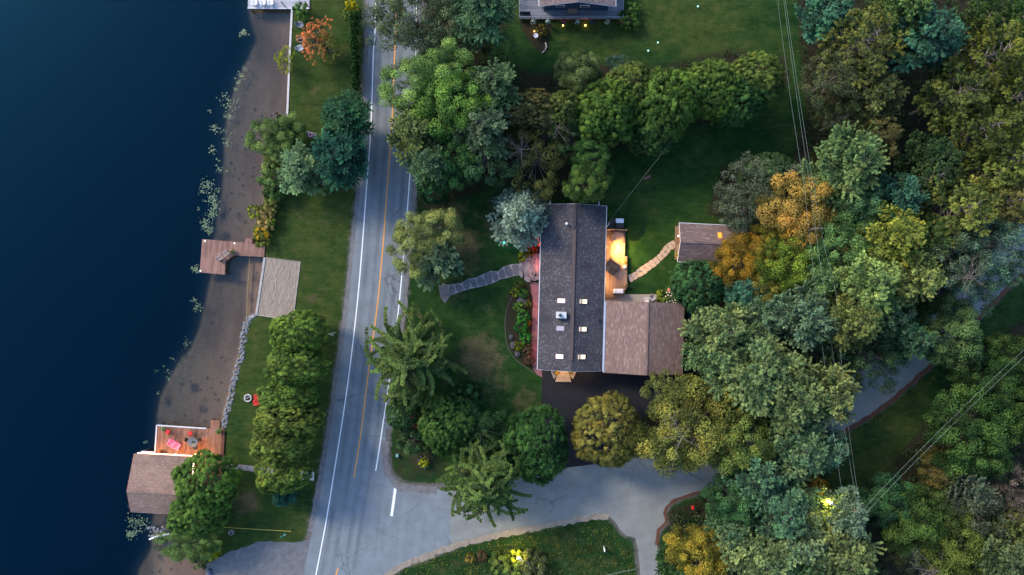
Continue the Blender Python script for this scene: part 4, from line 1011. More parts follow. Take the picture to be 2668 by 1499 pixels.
for i in range(26):
    px, py = rnd.uniform(380, 425), rnd.uniform(1378, 1402); o = shapes[i % 5].copy(); COL.objects.link(o); o.location = (*XY(px, py), WL + rnd.uniform(-.05, .08)); s = rnd.uniform(.5, 1.1); o.scale = (s, s, s); o.rotation_euler = (0, 0, rnd.uniform(0, 6))
    tag(o, 'brownish rock in the pile in the water below the boathouse', 'rock', 'rock pile below the boathouse')
m = MB(); m.tube([(*XY(386, 1408), -.35), (*XY(405, 1400), -.3), (*XY(440, 1392), -.2)], [.12, .16, .17], 8); tag(m.build('float_tube', Mwhite), 'white tube lying at the boat launch beside the rock pile', 'tube')
# lily pads
rg = np.random.default_rng(5)
clus = [(635,87,13,60),(626,92,4,8),(636,180,9,16),(628,200,16,40),(621,214,9,30),(614,232,6,10),(590,258,20,50),(600,280,18,40),(616,262,16,20),(596,305,14,60),(548,289,6,10),(559,333,15,60),(578,341,10,22),(592,372,16,50),(553,391,12,40),(600,352,14,18),(573,441,14,42),(568,420,10,10),(587,448,6,6),
        (540,480,18,110),(530,498,12,40),(552,510,14,60),(556,525,15,90),(562,540,12,60),(552,556,18,110),(568,496,8,20),(538,580,17,90),(545,600,12,60),(532,592,10,40),(533,524,6,10),(517,544,5,14),(508,698,12,60),(514,706,8,30),(503,780,12,18),(516,800,13,40),(509,806,8,14),(488,892,14,20),(450,935,6,8),(440,972,7,10),(438,988,7,10),(412,1022,8,8),(418,960,30,12),(378,1150,10,12),
        (352,1360,20,80),(368,1366,22,80),(341,1352,8,16),(345,1392,13,110),(362,1384,16,20),(334,1318,6,8),(337,1392,10,60)]
PP = []
for (cx, cy, r_, n_) in clus:
    n_ = int(n_ * .6)
    a = rg.normal(size=(n_, 2)) * r_ * .42 + rg.normal(size=(n_, 2)) * 1.0; PP += [(*XY(cx + q[0], cy + q[1], WL), WL + 0.012 + rg.uniform(0, .02)) for q in a]
for i in range(240):
    px, py = rg.normal(505, 22), rg.uniform(880, 1090); px -= (py - 880) * .25; PP.append((*XY(px, py, WL), WL + 0.012))
PP = np.array(PP); vs, fs, tints = [], [], []
n_small = len(PP) - 240
for i, p in enumerate(PP):
    rad = rg.uniform(.05, .12) if i < n_small else rg.uniform(.03, .06); a0 = rg.uniform(0, 6.3); k = len(vs)
    vs.append(tuple(p)); vs += [(p[0] + rad * math.cos(a0 + j * .98), p[1] + rad * math.sin(a0 + j * .98), p[2]) for j in range(7)]
    fs += [(k, k + 1 + j, k + 2 + j) for j in range(6)]; tints += [rg.uniform(0, 1)] * 6
mm = bpy.data.meshes.new('lily_pads'); mm.from_pydata(vs, [], fs); a_ = mm.attributes.new('tint', 'FLOAT', 'FACE'); a_.data.foreach_set('value', tints)
t = NT('lily_pad'); mm.materials.append(t.done(t.ramp(t.attr('tint'), [(0.0, (0.05, 0.10, 0.05)), (0.6, (0.11, 0.17, 0.09)), (1.0, (0.20, 0.23, 0.09))]), 0.35, 0.5))
o = bpy.data.objects.new('lily_pads', mm); COL.objects.link(o); tag(o, 'scattered floating lily pads along the drop off in the lake', 'lily pads', kind='stuff')

# back deck furniture ------------------------------------------------------------------
x, y = XY(1610, 620, 1.3); ht = empty('hot_tub', (x, y, .45), 0, 'round hot tub with a brown cover on the back deck', 'hot tub')
m = MB(); m.lathe((0, 0, 0), [(.98, 0), (1.0, .75), (.95, .78)], 28); m.build('shell', noisy('tub_shell', (.18, .12, .08)), ht)
m = MB(); m.lathe((0, 0, .79), [(1.02, 0), (1.04, .08), (.9, .12), (.02, .14)], 28); m.build('cover', noisy('tub_cover', (.30, .17, .12), (.25, .14, .10), 3), ht)
x, y = XY(1607, 640, .5); m = MB(); m.lathe((x + .2, y - .05, .45), [(.05, 0), (.10, .02), (.10, .25), (.03, .3)], 8); o = m.build('lantern', glow('lantern_glow', (1, .62, .3), 10)); tag(o, 'bright lantern on the back deck beside the hot tub', 'lantern'); lamp('light', o, (x + .3, y - .6, 1.4), AMB, 230, .1)
x, y = XY(1594, 697, .9); sf = empty('sofa', (x, y, .45), R(-35), 'dark grey corner sofa on the back deck', 'sofa')
Msofa = noisy('charcoal_cushion', (.075, .07, .075), (.05, .048, .052), 5)
parts_box(sf, 'frame', Mdarkframe, ((0, 0, .14), (2.1, 1.9, .2)))
for cx, cy in ((-.5, .45), (.5, .45), (-.5, -.45)): parts_box(sf, 'seat_cushion', Msofa, ((cx, cy, .34), (.94, .86, .2)), bevel=.04)
for b in (((0, .92, .5), (2.1, .2, .5)), ((-1.02, 0, .5), (.2, 1.9, .5))): parts_box(sf, 'backrest', Msofa, b, bevel=.04)
x, y = XY(1614, 716, .46); m = MB(); m.box((x, y, .462), (1.35, 1.55, .02), R(-38)); tag(m.build('rug', planks('rug_stripe', (.20, .16, .14), (.13, .10, .09), .2, 0)), 'dark striped outdoor rug beside the corner sofa', 'rug')
x, y = XY(1589, 651, .9); ft = empty('lounger_frame', (x, y, .45), R(36), 'narrow dark framed bench on the back deck below the hot tub', 'bench')
parts_box(ft, 'frame', Mdarkframe, ((0, .15, .40), (1.5, .05, .06)), ((0, -.15, .40), (1.5, .05, .06)), ((.75, 0, .40), (.05, .35, .06)), ((-.75, 0, .40), (.05, .35, .06)))
for sx in (-.7, .7): parts_box(ft, 'leg', Mdarkframe, ((sx, .15, .2), (.05, .05, .4)), ((sx, -.15, .2), (.05, .05, .4)))
x, y = XY(1628, 696, .8); m = MB(); m.lathe((x, y, .45), [(.22, 0), (.27, .2), (.24, .42), (.1, .5)], 14); tag(m.build('stool', plain('white_ceramic', (.8, .74, .66), .3)), 'round white ceramic stool at the edge of the back deck', 'stool')
x, y = XY(1611, 759, 1.2); bq = empty('grill', (x, y, .45), 0, 'covered white grill at the lower end of the back deck', 'grill')
m = MB(); m.box((0, 0, .62), (1.55, .72, .9)); m.build('cover', noisy('white_cover', (.62, .60, .62), (.48, .47, .5), 3), bq, bevel=.12)
m = MB(); m.box((0, 0, .10), (1.4, .6, .18)); m.build('base', Mdarkframe, bq)
x, y = XY(1615, 578, 1.3); hp = empty('garden_bin', (x, y, 0), R(-1), 'dark storage unit with a white lid behind the privacy screen', 'storage unit')
m = MB(); m.box((.05, -.35, .55), (1.2, 1.2, 1.1)); m.build('body', noisy('bin_body', (.06, .05, .05)), hp, bevel=.05)
m = MB(); m.box((0, .15, 1.2), (1.25, .70, .18)); m.build('lid', plain('lid_white', (.75, .78, .82), .35), hp, bevel=.08)
m = MB(); m.lathe((*XY(1602, 588), 0.0), [(1.0, 0), (1.05, .04), (.9, .06)], 20); tag(m.build('stone_pad', noisy('dark_pad', (.10, .08, .075))), 'dark round gravel pad under the storage unit', 'pad')
for px, py, rt, lab in ((1683, 781, 18, 'left'), (1700, 777, -148, 'right')):
    x, y = XY(px, py, .3); lc = empty('deck_chair', (x, y, .03), R(rt), f'{lab} pale lounge chair on the small patio behind the garage', 'chair', 'pale chairs on the patio')
    Mpl = noisy('pale_canvas', (.50, .44, .42), (.40, .35, .33), 4)
    M1 = Matrix.Rotation(R(-35), 3, 'X')
    parts_box(lc, 'seat', Mpl, ((0, .12, .36), (.62, .55, .05))); m = MB(); m.box((0, -.38, .62), (.62, .62, .05), M=M1); m.build('backrest', Mpl, lc)
    for sx in (-1, 1):
        m = MB(); m.box((sx * .32, .0, .52), (.06, .6, .04)); m.build('armrest', Mtrim, lc)
        for sy in (-.25, .35): m = MB(); m.tube([(sx * .3, sy, 0), (sx * .3, sy, .52)], .02, 4); m.build('leg', Mtrim, lc)
# small table between patio chairs
x, y = XY(1691, 777); tt = empty('side_table', (x, y, .03), 0, 'small round pale table between the patio chairs', 'table'); m = MB(); m.lathe((0, 0, .4), [(.26, 0), (.26, .03)], 14); m.build('tabletop', Mconc, tt); m = MB(); m.tube([(0, 0, 0), (0, 0, .4)], .03, 6); m.build('leg', Mdarkframe, tt)

# south entrance steps
Mstep = noisy('cut_stone', (.44, .36, .27), (.34, .27, .20), 3)
x, y = XY(1468, 966); st = empty('entrance_steps', (x, y, 0), R(-1), 'lamp lit pale stone steps at the lower end of the house', 'steps')
for k, (w0, w1, y0, y1, z1) in enumerate(((1.75, 1.9, .6, -.35, .50), (1.9, 2.05, -.38, -.95, .34), (2.1, 2.5, -.98, -1.75, .17))):
    m = MB(); m.prism([(-w0 / 2, y0), (-w1 / 2, y1), (w1 / 2, y1), (w0 / 2, y0)], 0, z1); m.build('step', Mstep, st, bevel=.02)
for s in (-1, 1):
    m = MB(); m.prism([(s * 1.0, .6), (s * 1.12, -.9), (s * 1.5, -1.3), (s * 1.95, -.3), (s * 1.9, .6)], 0, .36); m.build('side_stone', Mstep, st, bevel=.02)
planter(1451, 972, .3, .42, 'yellow flowering planter on the left of the lamp lit steps', (.16, .14, .02), (.7, .45, .04), seed=21)
planter(1488, 970, .3, .42, 'yellow flowering planter on the right of the lamp lit steps', (.16, .14, .02), (.75, .5, .04), seed=22)

# big rock steps at the west side
Mrk = noisy('granite_slab', (.22, .20, .21), (.10, .095, .11), 1.6, .85, .5)
ws = empty('rock_steps', (*XY(1384, 700), 0), 0, 'large granite slab steps with red lamplight at the house side', 'steps'); wl0 = Vector(ws.location)
sl = [([(1353,676),(1362,671),(1364,722),(1356,725),(1352,712)], .18), ([(1363,682),(1376,678),(1377,718),(1366,722)], .34), ([(1374,674),(1386,678),(1388,720),(1376,719)], .50), ([(1385,672),(1394,676),(1396,714),(1388,720)], .62), ([(1394,668),(1409,672),(1409,718),(1396,716)], .78),
      ([(1362,668),(1382,664),(1386,676),(1368,680)], .60), ([(1384,664),(1408,660),(1408,671),(1390,675)], .85), ([(1364,722),(1380,720),(1384,734),(1372,736)], .45), ([(1382,720),(1394,718),(1402,730),(1386,733)], .55), ([(1396,718),(1410,716),(1410,728),(1400,730)], .7)]
for k, (pp, z) in enumerate(sl):
    q = [Vector(XY(*p)) for p in pp]; cq = sum(q, Vector((0, 0))) / len(q); q = [cq + (v - cq) * .90 for v in q]; q = catmull([(a - wl0.x, b - wl0.y) for a, b in q], 2, True); m = MB(); m.prism(jitter(q, .03, k), 0, z); m.build('stone_slab', Mrk, ws, bevel=.05)

# garden boulders in the bed
for px, py, s, lab in ((1339, 900, 1.7, 'dark boulder at the lower end of the garden bed beside the red walkway'), (1348, 923, 1.5, 'small upright grey boulder at the tip of the garden bed'), (1361, 787, 2.4, 'large dark boulder at the top of the garden bed below the rock steps'), (1332, 878, 1.0, 'flat grey boulder at the left edge of the garden bed')):
    m = MB(); m.blob((0, 0, 0), (.33 * s, .40 * s, .20 * s), int(px), 7, 4, .30); o = m.build('boulder', noisy('garden_boulder', (.075, .073, .088), (.04, .04, .05), 2)); o.location = (*XY(px, py), .1); tag(o, lab, 'boulder')

m = MB(); m.tube([(*XY(*p), .03) for p in catmull([(1338, 770), (1322, 800), (1316, 850), (1322, 900), (1342, 935), (1372, 958), (1400, 977)], 5)], .045, 4); tag(m.build('bed_edging', noisy('edging_stone', (.13, .11, .095), (.09, .075, .065), 5)), 'thin dull curved edging around the garden bed west of the house', 'edging')
# lights on stakes with cyan glow, white garden lights
for px, py, lab in ((1312, 634, 'left'), (1350, 632, 'right')):
    x, y = XY(px, py); r = empty('garden_light', (x, y, 0), 0, f'{lab} cyan glowing spotlight below the blue spruce', 'garden light', 'cyan spotlights')
    m = MB(); m.tube([(0, 0, 0), (0, 0, .35)], .02, 5); m.build('stake', Mdarkframe, r); m = MB(); m.lathe((0, 0, .35), [(.08, 0), (.22, .10), (.20, .12)], 12); m.build('shade', plain('teal_shade', (.05, .35, .38)), r)
    m = MB(); m.lathe((0, 0, .475), [(.16, 0), (.12, .04)], 12); hd = m.build('lens', glow('cyan_glow', (.05, .55, .60), 1.3), r); lamp('light', hd, (0, 0, .75), (.1, .85, .95), 14, .1)
for px, py, lab in ((1817, 19, 'white dot light on the top lawn near its upper edge'), (1713, 113, 'pale cyan dot light on the top lawn, right one of the lower pair'), (1688, 134, 'pale cyan dot light on the top lawn, left one of the lower pair')):
    x, y = XY(px, py); r = empty('garden_light', (x, y, 0), 0, lab, 'garden light'); m = MB(); m.tube([(0, 0, 0), (0, 0, .25)], .02, 5); m.build('stake', Mdarkframe, r)
    m = MB(); m.blob((0, 0, .3), (.13, .13, .10), 1, 8, 5, 0); m.build('globe', glow('pale_cyan_glow', (.35, .75, .78), .8), r)
for px, py, e, lab in ((1393, 82, 10, 'orange path lantern in the garden bed left of the grey veranda'), (1467, 67, 5, 'orange lantern under the magenta basket'), (1525, 67, 10, 'orange lantern under the veranda rail right of the magenta basket')):
    x, y = XY(px, py); m = MB(); m.lathe((x, y, 0), [(.05, 0), (.10, .02), (.10, .2), (.03, .26)], 7); o = m.build('lantern', glow('orange_lantern', (1, .4, .08), 9)); tag(o, lab, 'lantern', 'orange lanterns by the veranda'); lamp('light', o, (x, y, .5), (1, .42, .1), e, .08)
x, y = XY(1396, 97.5); r = empty('bird_bath', (x, y, 0), 0, 'round white bird bath in the dark garden bed', 'bird bath'); m = MB(); m.lathe((0, 0, 0), [(.2, 0), (.08, .1), (.08, .6), (.3, .7)], 14); m.build('pedestal', Mconc, r); m = MB(); m.lathe((0, 0, .7), [(.2, 0), (.38, .08), (.36, .10), (.1, .05)], 18); m.build('bowl', plain('bowl_white', (.62, .64, .7)), r)
m = MB(); m.tube([(*XY(1421, 112), .1), (*XY(1424, 124), .2), (*XY(1420, 132), .12)], [.09, .11, .05], 6); tag(m.build('driftwood', noisy('driftwood_grey', (.5, .48, .46))), 'curved pale driftwood at the edge of the bed below the veranda', 'driftwood')
m = MB(); m.tube([(*XY(1412, 139), .1), (*XY(1419, 133), .14)], [.06, .09], 6); tag(m.build('driftwood', noisy('driftwood_grey', (.5, .48, .46))), 'short pale driftwood piece at the lower tip of the veranda bed', 'driftwood')
x, y = XY(1491.5, 29, 1.2); r = empty('patio_table', (x, y, .5), 0, 'brown rectangular table on the grey veranda', 'table'); parts_box(r, 'tabletop', noisy('brown_top', (.24, .17, .13)), ((0, 0, .72), (1.55, .8, .05)))
for sx in (-.65, .65):
    for sy in (-.3, .3): parts_box(r, 'leg', Mdarkframe, ((sx, sy, .35), (.07, .07, .7)))
x, y = XY(1368, 39, .9); r = empty('bench', (x, y, .5), 0, 'dark bench in the lower left corner of the grey veranda', 'bench'); Mnb = noisy('dark_bench', (.025, .04, .05)); parts_box(r, 'seat', Mnb, ((0, 0, .42), (1.7, .55, .06))); parts_box(r, 'backrest', Mnb, ((0, .28, .7), (1.7, .06, .45)))
for sx in (-.75, .75): parts_box(r, 'leg', Mnb, ((sx, 0, .2), (.08, .5, .4)))
# red-pink garden ornament, toy float rack, small wooden swing seat, sled, branch
m = MB(); x, y = XY(1741, 756); r = empty('garden_umbrella', (x, y, 0), 0, 'small pink red parasol beside the white hydrangea', 'parasol'); m.lathe((0, 0, 1.3), [(.42, 0), (.3, .12), (.03, .26)], 8); m.build('canopy', plain('coral_cloth', (.62, .15, .16)), r); m = MB(); m.tube([(0, 0, 0), (0, 0, 1.35)], .02, 5); m.build('pole', Mtrim, r)
x, y = XY(811, 352, .8); r = empty('float_rack', (x, y, 0), R(-16), 'white rack holding a pink ring and a green ring float', 'rack')
for sx in (-.75, .75): parts_box(r, 'post', Mtrim, ((sx, .35, .5), (.05, .05, 1.0)), ((sx, .1, .5), (.05, .05, 1.0)))
parts_box(r, 'rail', Mtrim, ((0, .35, 1.0), (1.6, .05, .05)), ((0, .1, 1.0), (1.6, .05, .05)), ((-.75, .22, 1.0), (.05, .3, .05)))
def torus(c, Rr, rr_):
    m = MB(); m.tube([(c[0] + Rr * math.cos(a * math.pi / 9), c[1] + Rr * math.sin(a * math.pi / 9), c[2]) for a in range(19)], rr_, 7, False); return m
tag(torus((x - .05, y - .05, 1.08), .30, .12).build('ring_float', plain('pink_vinyl', (.62, .25, .55), .3)), 'pink violet ring float on the white rack by the dark spruce', 'ring float')
tag(torus((x + .55, y - .30, .6), .22, .09).build('ring_float', plain('green_vinyl', (.25, .55, .40), .3)), 'small pale green ring float at the right of the white rack', 'ring float')
x, y = XY(1685, 464.5); r = empty('garden_bench', (x, y, 0), R(24), 'small weathered red wooden bench alone in the back lawn', 'bench'); Mrb = noisy('faded_red_wood', (.30, .13, .11), (.22, .10, .085), 5)
parts_box(r, 'seat', Mrb, ((0, .08, .4), (1.05, .14, .05)), ((0, -.10, .4), (1.05, .14, .05))); parts_box(r, 'backrest', Mrb, ((0, .24, .62), (1.05, .05, .3)))
for sx in (-.45, .45): parts_box(r, 'leg', Mrb, ((sx, 0, .2), (.06, .36, .4)))
m = MB(); a, b = W(1587, 376, .5), W(1618, 364, .5); mid = (a + b) / 2; r = empty('trellis', (mid.x, mid.y, 0), math.atan2((b - a).y, (b - a).x), 'white bent garden trellis at the lower edge of the tree row', 'trellis')
for k in range(5): parts_box(r, 'post', Mtrim, ((-.95 + .47 * k, 0, .6), (.05, .05, 1.2)))
m = MB(); m.tube([(-1.0, -.05, 1.2), (.8, -.05, 1.2), (1.0, .15, 1.2), (.9, .4, 1.2), (-1.0, .35, 1.2)], .045, 5); m.build('rail', Mtrim, r)
m = MB()
for q in ([(845, 866), (858, 870), (870, 876)], [(858, 871), (868, 868), (877, 867)], [(858, 870), (866, 873), (871, 872)]):
    m.tube([(*XY(*p), .12) for p in q], [.06, .055, .03], 5)
tag(m.build('fallen_branch', noisy('bleached_wood', (.45, .50, .38), (.35, .4, .3), 4)), 'bleached forked branch lying on the grass beside the road gravel', 'branch')
# yellow barrier and green post
a, b = W(560, 1373, 1.0), W(759, 1385, 1.0); m = MB(); m.tube([a, b], .05, 6); r = empty('barrier', ((a + b) / 2).to_tuple()[:2] + (0,), 0, 'long thin yellow barrier bar across the boat launch', 'barrier')
to_root(m.build('bar', plain('yellow_paint', (.42, .34, .06), .5)), r)
for q in (a, b): m = MB(); m.tube([(q.x, q.y, 0), (q.x, q.y, 1.05)], .05, 6); to_root(m.build('post', Mdarkframe), r)
x, y = XY(746, 1385); r = empty('post_with_sign', (x, y, 0), 0, 'green metal post with a small plate at the end of the yellow barrier', 'post'); m = MB(); m.tube([(0, 0, 0), (0, 0, 2.6)], .06, 6); m.build('post', plain('green_paint', (.03, .28, .20), .4), r); m = MB(); m.box((.12, -.08, 1.3), (.3, .03, .45)); m.build('plate', Mwhite, r)
m = MB(); m.tube([(-.25, 0, 2.2), (.3, 0, 2.2)], .03, 5); m.build('crossbar', plain('green_paint', (.03, .28, .20), .4), r)
m = MB(); m.box((*XY(548, 1489), .25), (.55, .9, .5), R(10), taper=.8); tag(m.build('storage_box', plain('navy_plastic', (.04, .07, .13), .4), bevel=.05), 'small navy box at the edge of the gravel lot', 'box')
x, y = XY(1738, 1317); r = empty('mailbox', (*XY(1800, 1317), 0), 0, 'red box on a post beside the lane entrance', 'mailbox'); m = MB(); m.box((0, 0, .5), (.08, .08, 1.0)); m.build('post', Mdarkframe, r); m = MB(); m.box((0, 0, 1.1), (.35, .55, .3)); m.build('box', Mred, r, bevel=.04)
# tarp behind the garage
m = MB(); m.box((*XY(1797, 830), .55), (1.1, 3.6, 1.0), R(-2), taper=.75); tag(m.build('tarp_covered_pile', noisy('navy_tarp', (.010, .035, .085), (.008, .025, .06), 1.5, .5, .5), bevel=.12), 'navy tarp covered pile behind the garage', 'tarp')
m = MB()
for q in ([(1575, 596), (1586, 582), (1598, 570)],):
    m.tube([W(1581, 592, 2.6), W(1589, 580, 2.8)], .04, 5)
tag(m.build('downspout', Mtrim), 'short white pipe beside the house corner above the privacy screen', 'pipe')

# utility poles, wires, street lights
Mpole = noisy('pole_wood', (.13, .10, .08), (.09, .07, .055), 4)
def pole(px, py, h, label):
    x, y = XY(px, py, h); r = empty('utility_pole', (x, y, 0), 0, label, 'utility pole', 'utility poles'); m = MB(); m.tube([(0, 0, 0), (0, 0, h)], [.18, .12], 8); m.build('pole', Mpole, r)
    m = MB(); m.box((0, 0, h - .5), (1.6, .10, .12), R(10)); m.build('crossarm', Mpole, r)
    for s in (-.7, 0, .7): m = MB(); m.lathe((s, 0, h - .44 if s else h), [(.05, 0), (.06, .12), (.02, .16)], 8); m.build('insulator', Mgrey, r)
    return r
HP = 12.0
up1 = pole(2236, 1335, HP, 'utility pole at the lower right where all the wires meet')
up2 = pole(2132, 595, HP, 'utility pole hidden between the golden tree and the pines')
up1w, up2w = W(2236, 1335, HP), W(2132, 595, HP)
Mwire = plain('wire_metal', (.22, .28, .26), .6)
def wire(a, b, sag, label, rad=.012):
    m = MB(); m.tube([a.lerp(b, i / 16) - Vector((0, 0, sag * 4 * (i / 16) * (1 - i / 16))) for i in range(17)], rad, 4); tag(m.build('power_line', Mwire), label, 'wire')
topA, topB, topC = W(2043, -10, HP), W(2047, -10, HP), W(2029, -10, HP - .5)
ext = lambda a, b, k: a + (a - b) * k
wire(ext(topA, W(2107, 468, HP), .3), W(2110, 480, HP), .4, 'left one of the close pair of wires over the top right lawn')
wire(ext(topB, W(2115, 468, HP), .3), W(2119, 480, HP), .4, 'right one of the close pair of wires over the top right lawn')
wire(ext(topC, W(2093, 468, HP), .3), W(2095, 480, HP - .5), .7, 'single thin wire left of the pair over the top right lawn')
for (ax, ay, bx, by, lab) in ((2110, 480, 2236, 1335, 'left wire running down from the golden tree to the lower pole'), (2119, 480, 2178, 760, 'right wire between the golden tree and the pines'), (2095, 480, 2200, 1325, 'faint lower wire along the lawn strip at the lower right')):
    wire(W(ax, ay, HP), W(bx, by, HP), .6, lab, .011)
wire(W(2178, 760, HP), W(2242, 1333, HP), .8, 'outer wire crossing the lane toward the lower pole')
wire(W(2243, 1333, HP), ext(W(2668, 919, HP), up1w, .3), .8, 'upper one of two wires running to the right edge over dark trees')
wire(W(2256, 1337, HP), ext(W(2668, 934, HP), up1w, .3), .8, 'lower one of two wires running to the right edge over dark trees')
wire(W(1573, 595, 3.3), W(1760, 355, 6.5), .3, 'faint service wire crossing the back lawn to the house corner', .012)
def street_light(px, py, h, base, label, power):
    e = W(px, py, h); r = empty('street_light', (e.x, e.y, 0), 0, label, 'street light'); b = W(*base, h - .4) - Vector((e.x, e.y, 0))
    m = MB(); m.tube([b, b * .5 + Vector((0, 0, h * .5 + .3)), (0, 0, h)], .05, 6); m.build('arm', plain('lamp_steel', (.35, .40, .45)), r)
    m = MB(); m.blob((0, 0, h), (.34, .22, .12), 1, 8, 5, 0); m.build('housing', plain('lamp_steel', (.35, .40, .45)), r)
    m = MB(); m.blob((-.12, .08, h - .14), (.26, .20, .08), 1, 8, 4, 0); lo = m.build('lens', glow('street_lens', (1, .85, .25), 25), r)
    lamp('light', lo, (-.5, .3, h - .35), (1, .72, .10), power, .2)
street_light(2168, 1313, 8.0, (2215, 1338), 'glowing yellow street light beside the lower right trees', 750)
street_light(1354, 1457, 3.2, (1360, 1462), 'small yellow lamp shining through a bush near the bottom edge', 200)
m = MB(); a = XY(1480, 1499); b = XY(1650, 1466); A_, B_ = Vector(a), Vector(b)
m.tube([(A_.x - 3, A_.y - .7, 2.5), (B_.x, B_.y, 2.5)], .02, 4); tag(m.build('power_line', plain('dull_wire', (.3, .4, .32))), 'faint dashed looking wire over the bottom lawn', 'wire')
# signs: small white plate in field, small utility box
m = MB(); m.box((*XY(1573, 1427), .6), (.12, .5, 1.2)); tag(m.build('marker_post', Mwhite), 'small white marker post in the grass near the bottom edge', 'marker')
x, y = XY(1375, 1466); m = MB(); m.box((x, y, .4), (.45, .6, .8)); tag(m.build('utility_box', plain('box_grey', (.3, .36, .42)), bevel=.03), 'pale grey utility box beside the lamp lit bush', 'box')
x, y = XY(1036, 1186); m = MB(); m.box((x, y, .3), (.42, .42, .6)); tag(m.build('utility_box', plain('box_teal', (.16, .36, .36)), bevel=.03), 'small pale teal box in the grass corner by the intersection', 'box')
for k in range(9):
    a = k * .7; o = shapes[k % 5].copy(); COL.objects.link(o); o.location = (*XY(1104 + 13 * math.cos(a), 1205 - 15 * math.sin(a)), .05); o.scale = (.55, .55, .5); o.rotation_euler = (0, 0, a); tag(o, 'small pale stone in the ring around the corner bush', 'stone', 'stones around the corner bush')
# ================================================================ TREES AND SHRUBS
FOL = leafmat()
Mbark = noisy('bark_grey', (0.17, 0.14, 0.125), (0.10, 0.085, 0.075), 3.0, 0.9)
def unit(v): return v / (np.linalg.norm(v, axis=-1, keepdims=True) + 1e-9)
def limbs_mesh(name, paths, n=4):
    m = MB()
    for pts, r0, r1 in paths:
        k = len(pts); m.tube([tuple(p) for p in pts], [r0 + (r1 - r0) * i / (k - 1) for i in range(k)], n, False)
    me = bpy.data.meshes.new(name); me.from_pydata(m.v, [], m.f); me.materials.append(Mbark); me.update(); return me

def proto_round(seed, Rr=5.0, Hh=9.0, nc=90, nl=210, leaf=0.30, lobes=0.16, base=0.28, gap=0.0, cl=(.13, .25), inw=.22):
    """broad leaved crown made of many leafy clumps; gap = share of open space"""
    rg = np.random.default_rng(seed); P, N, T = [], [], []
    ph = rg.uniform(0, 6.3, 4); cz = Hh * (0.5 + base / 2); rz = Hh * (1 - base) / 2
    limbs = [([np.array([0, 0, 0]), np.array([.1, .05, Hh * .35]), np.array([0, .1, Hh * .7])], Rr * .055, Rr * .02)]
    for i in range(nc):
        u = (i + .5) / nc; zc = 1 - 1.55 * u ** 0.9; az = i * 2.39996 + rg.normal() * .25
        rr_ = math.sqrt(max(0, 1 - zc * zc)); lob = 1 + lobes * (math.sin(2 * az + ph[0]) + .7 * math.sin(3 * az + ph[1]) + .5 * math.sin(5 * az + ph[2] + 3 * zc))
        k = rg.uniform(.80, 1.02) if rg.uniform() > inw else rg.uniform(.45, .8)
        c = np.array([rr_ * math.cos(az) * Rr * lob * k, rr_ * math.sin(az) * Rr * lob * k, cz + zc * rz * k + rg.normal() * .25])
        cr = Rr * rg.uniform(*cl); n = int(nl * (cr / (Rr * .19)) ** 2 * (1 - gap))
        d_ = unit(rg.normal(size=(n, 3))); q = rg.uniform(.35, 1.08, n) ** .7
        pts = c + d_ * (cr * q)[:, None] * np.array([1.1, 1.1, .8])
        P.append(pts); N.append(d_ * .55 + np.array([0, 0, .55]) + rg.normal(size=(n, 3)) * .38)
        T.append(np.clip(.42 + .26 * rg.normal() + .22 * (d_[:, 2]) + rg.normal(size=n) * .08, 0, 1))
        if i % 3 == 0: limbs.append(([np.array([0, 0, Hh * rg.uniform(.3, .6)]), c * np.array([.4, .4, .8]), c * np.array([.72, .72, .9])], Rr * .014, Rr * .005))
    P, N, T = map(np.concatenate, (P, N, T))
    return leaf_mesh('crown', P, N, leaf, rg, .62, tint=T), limbs_mesh('trunk', limbs), Rr, Hh

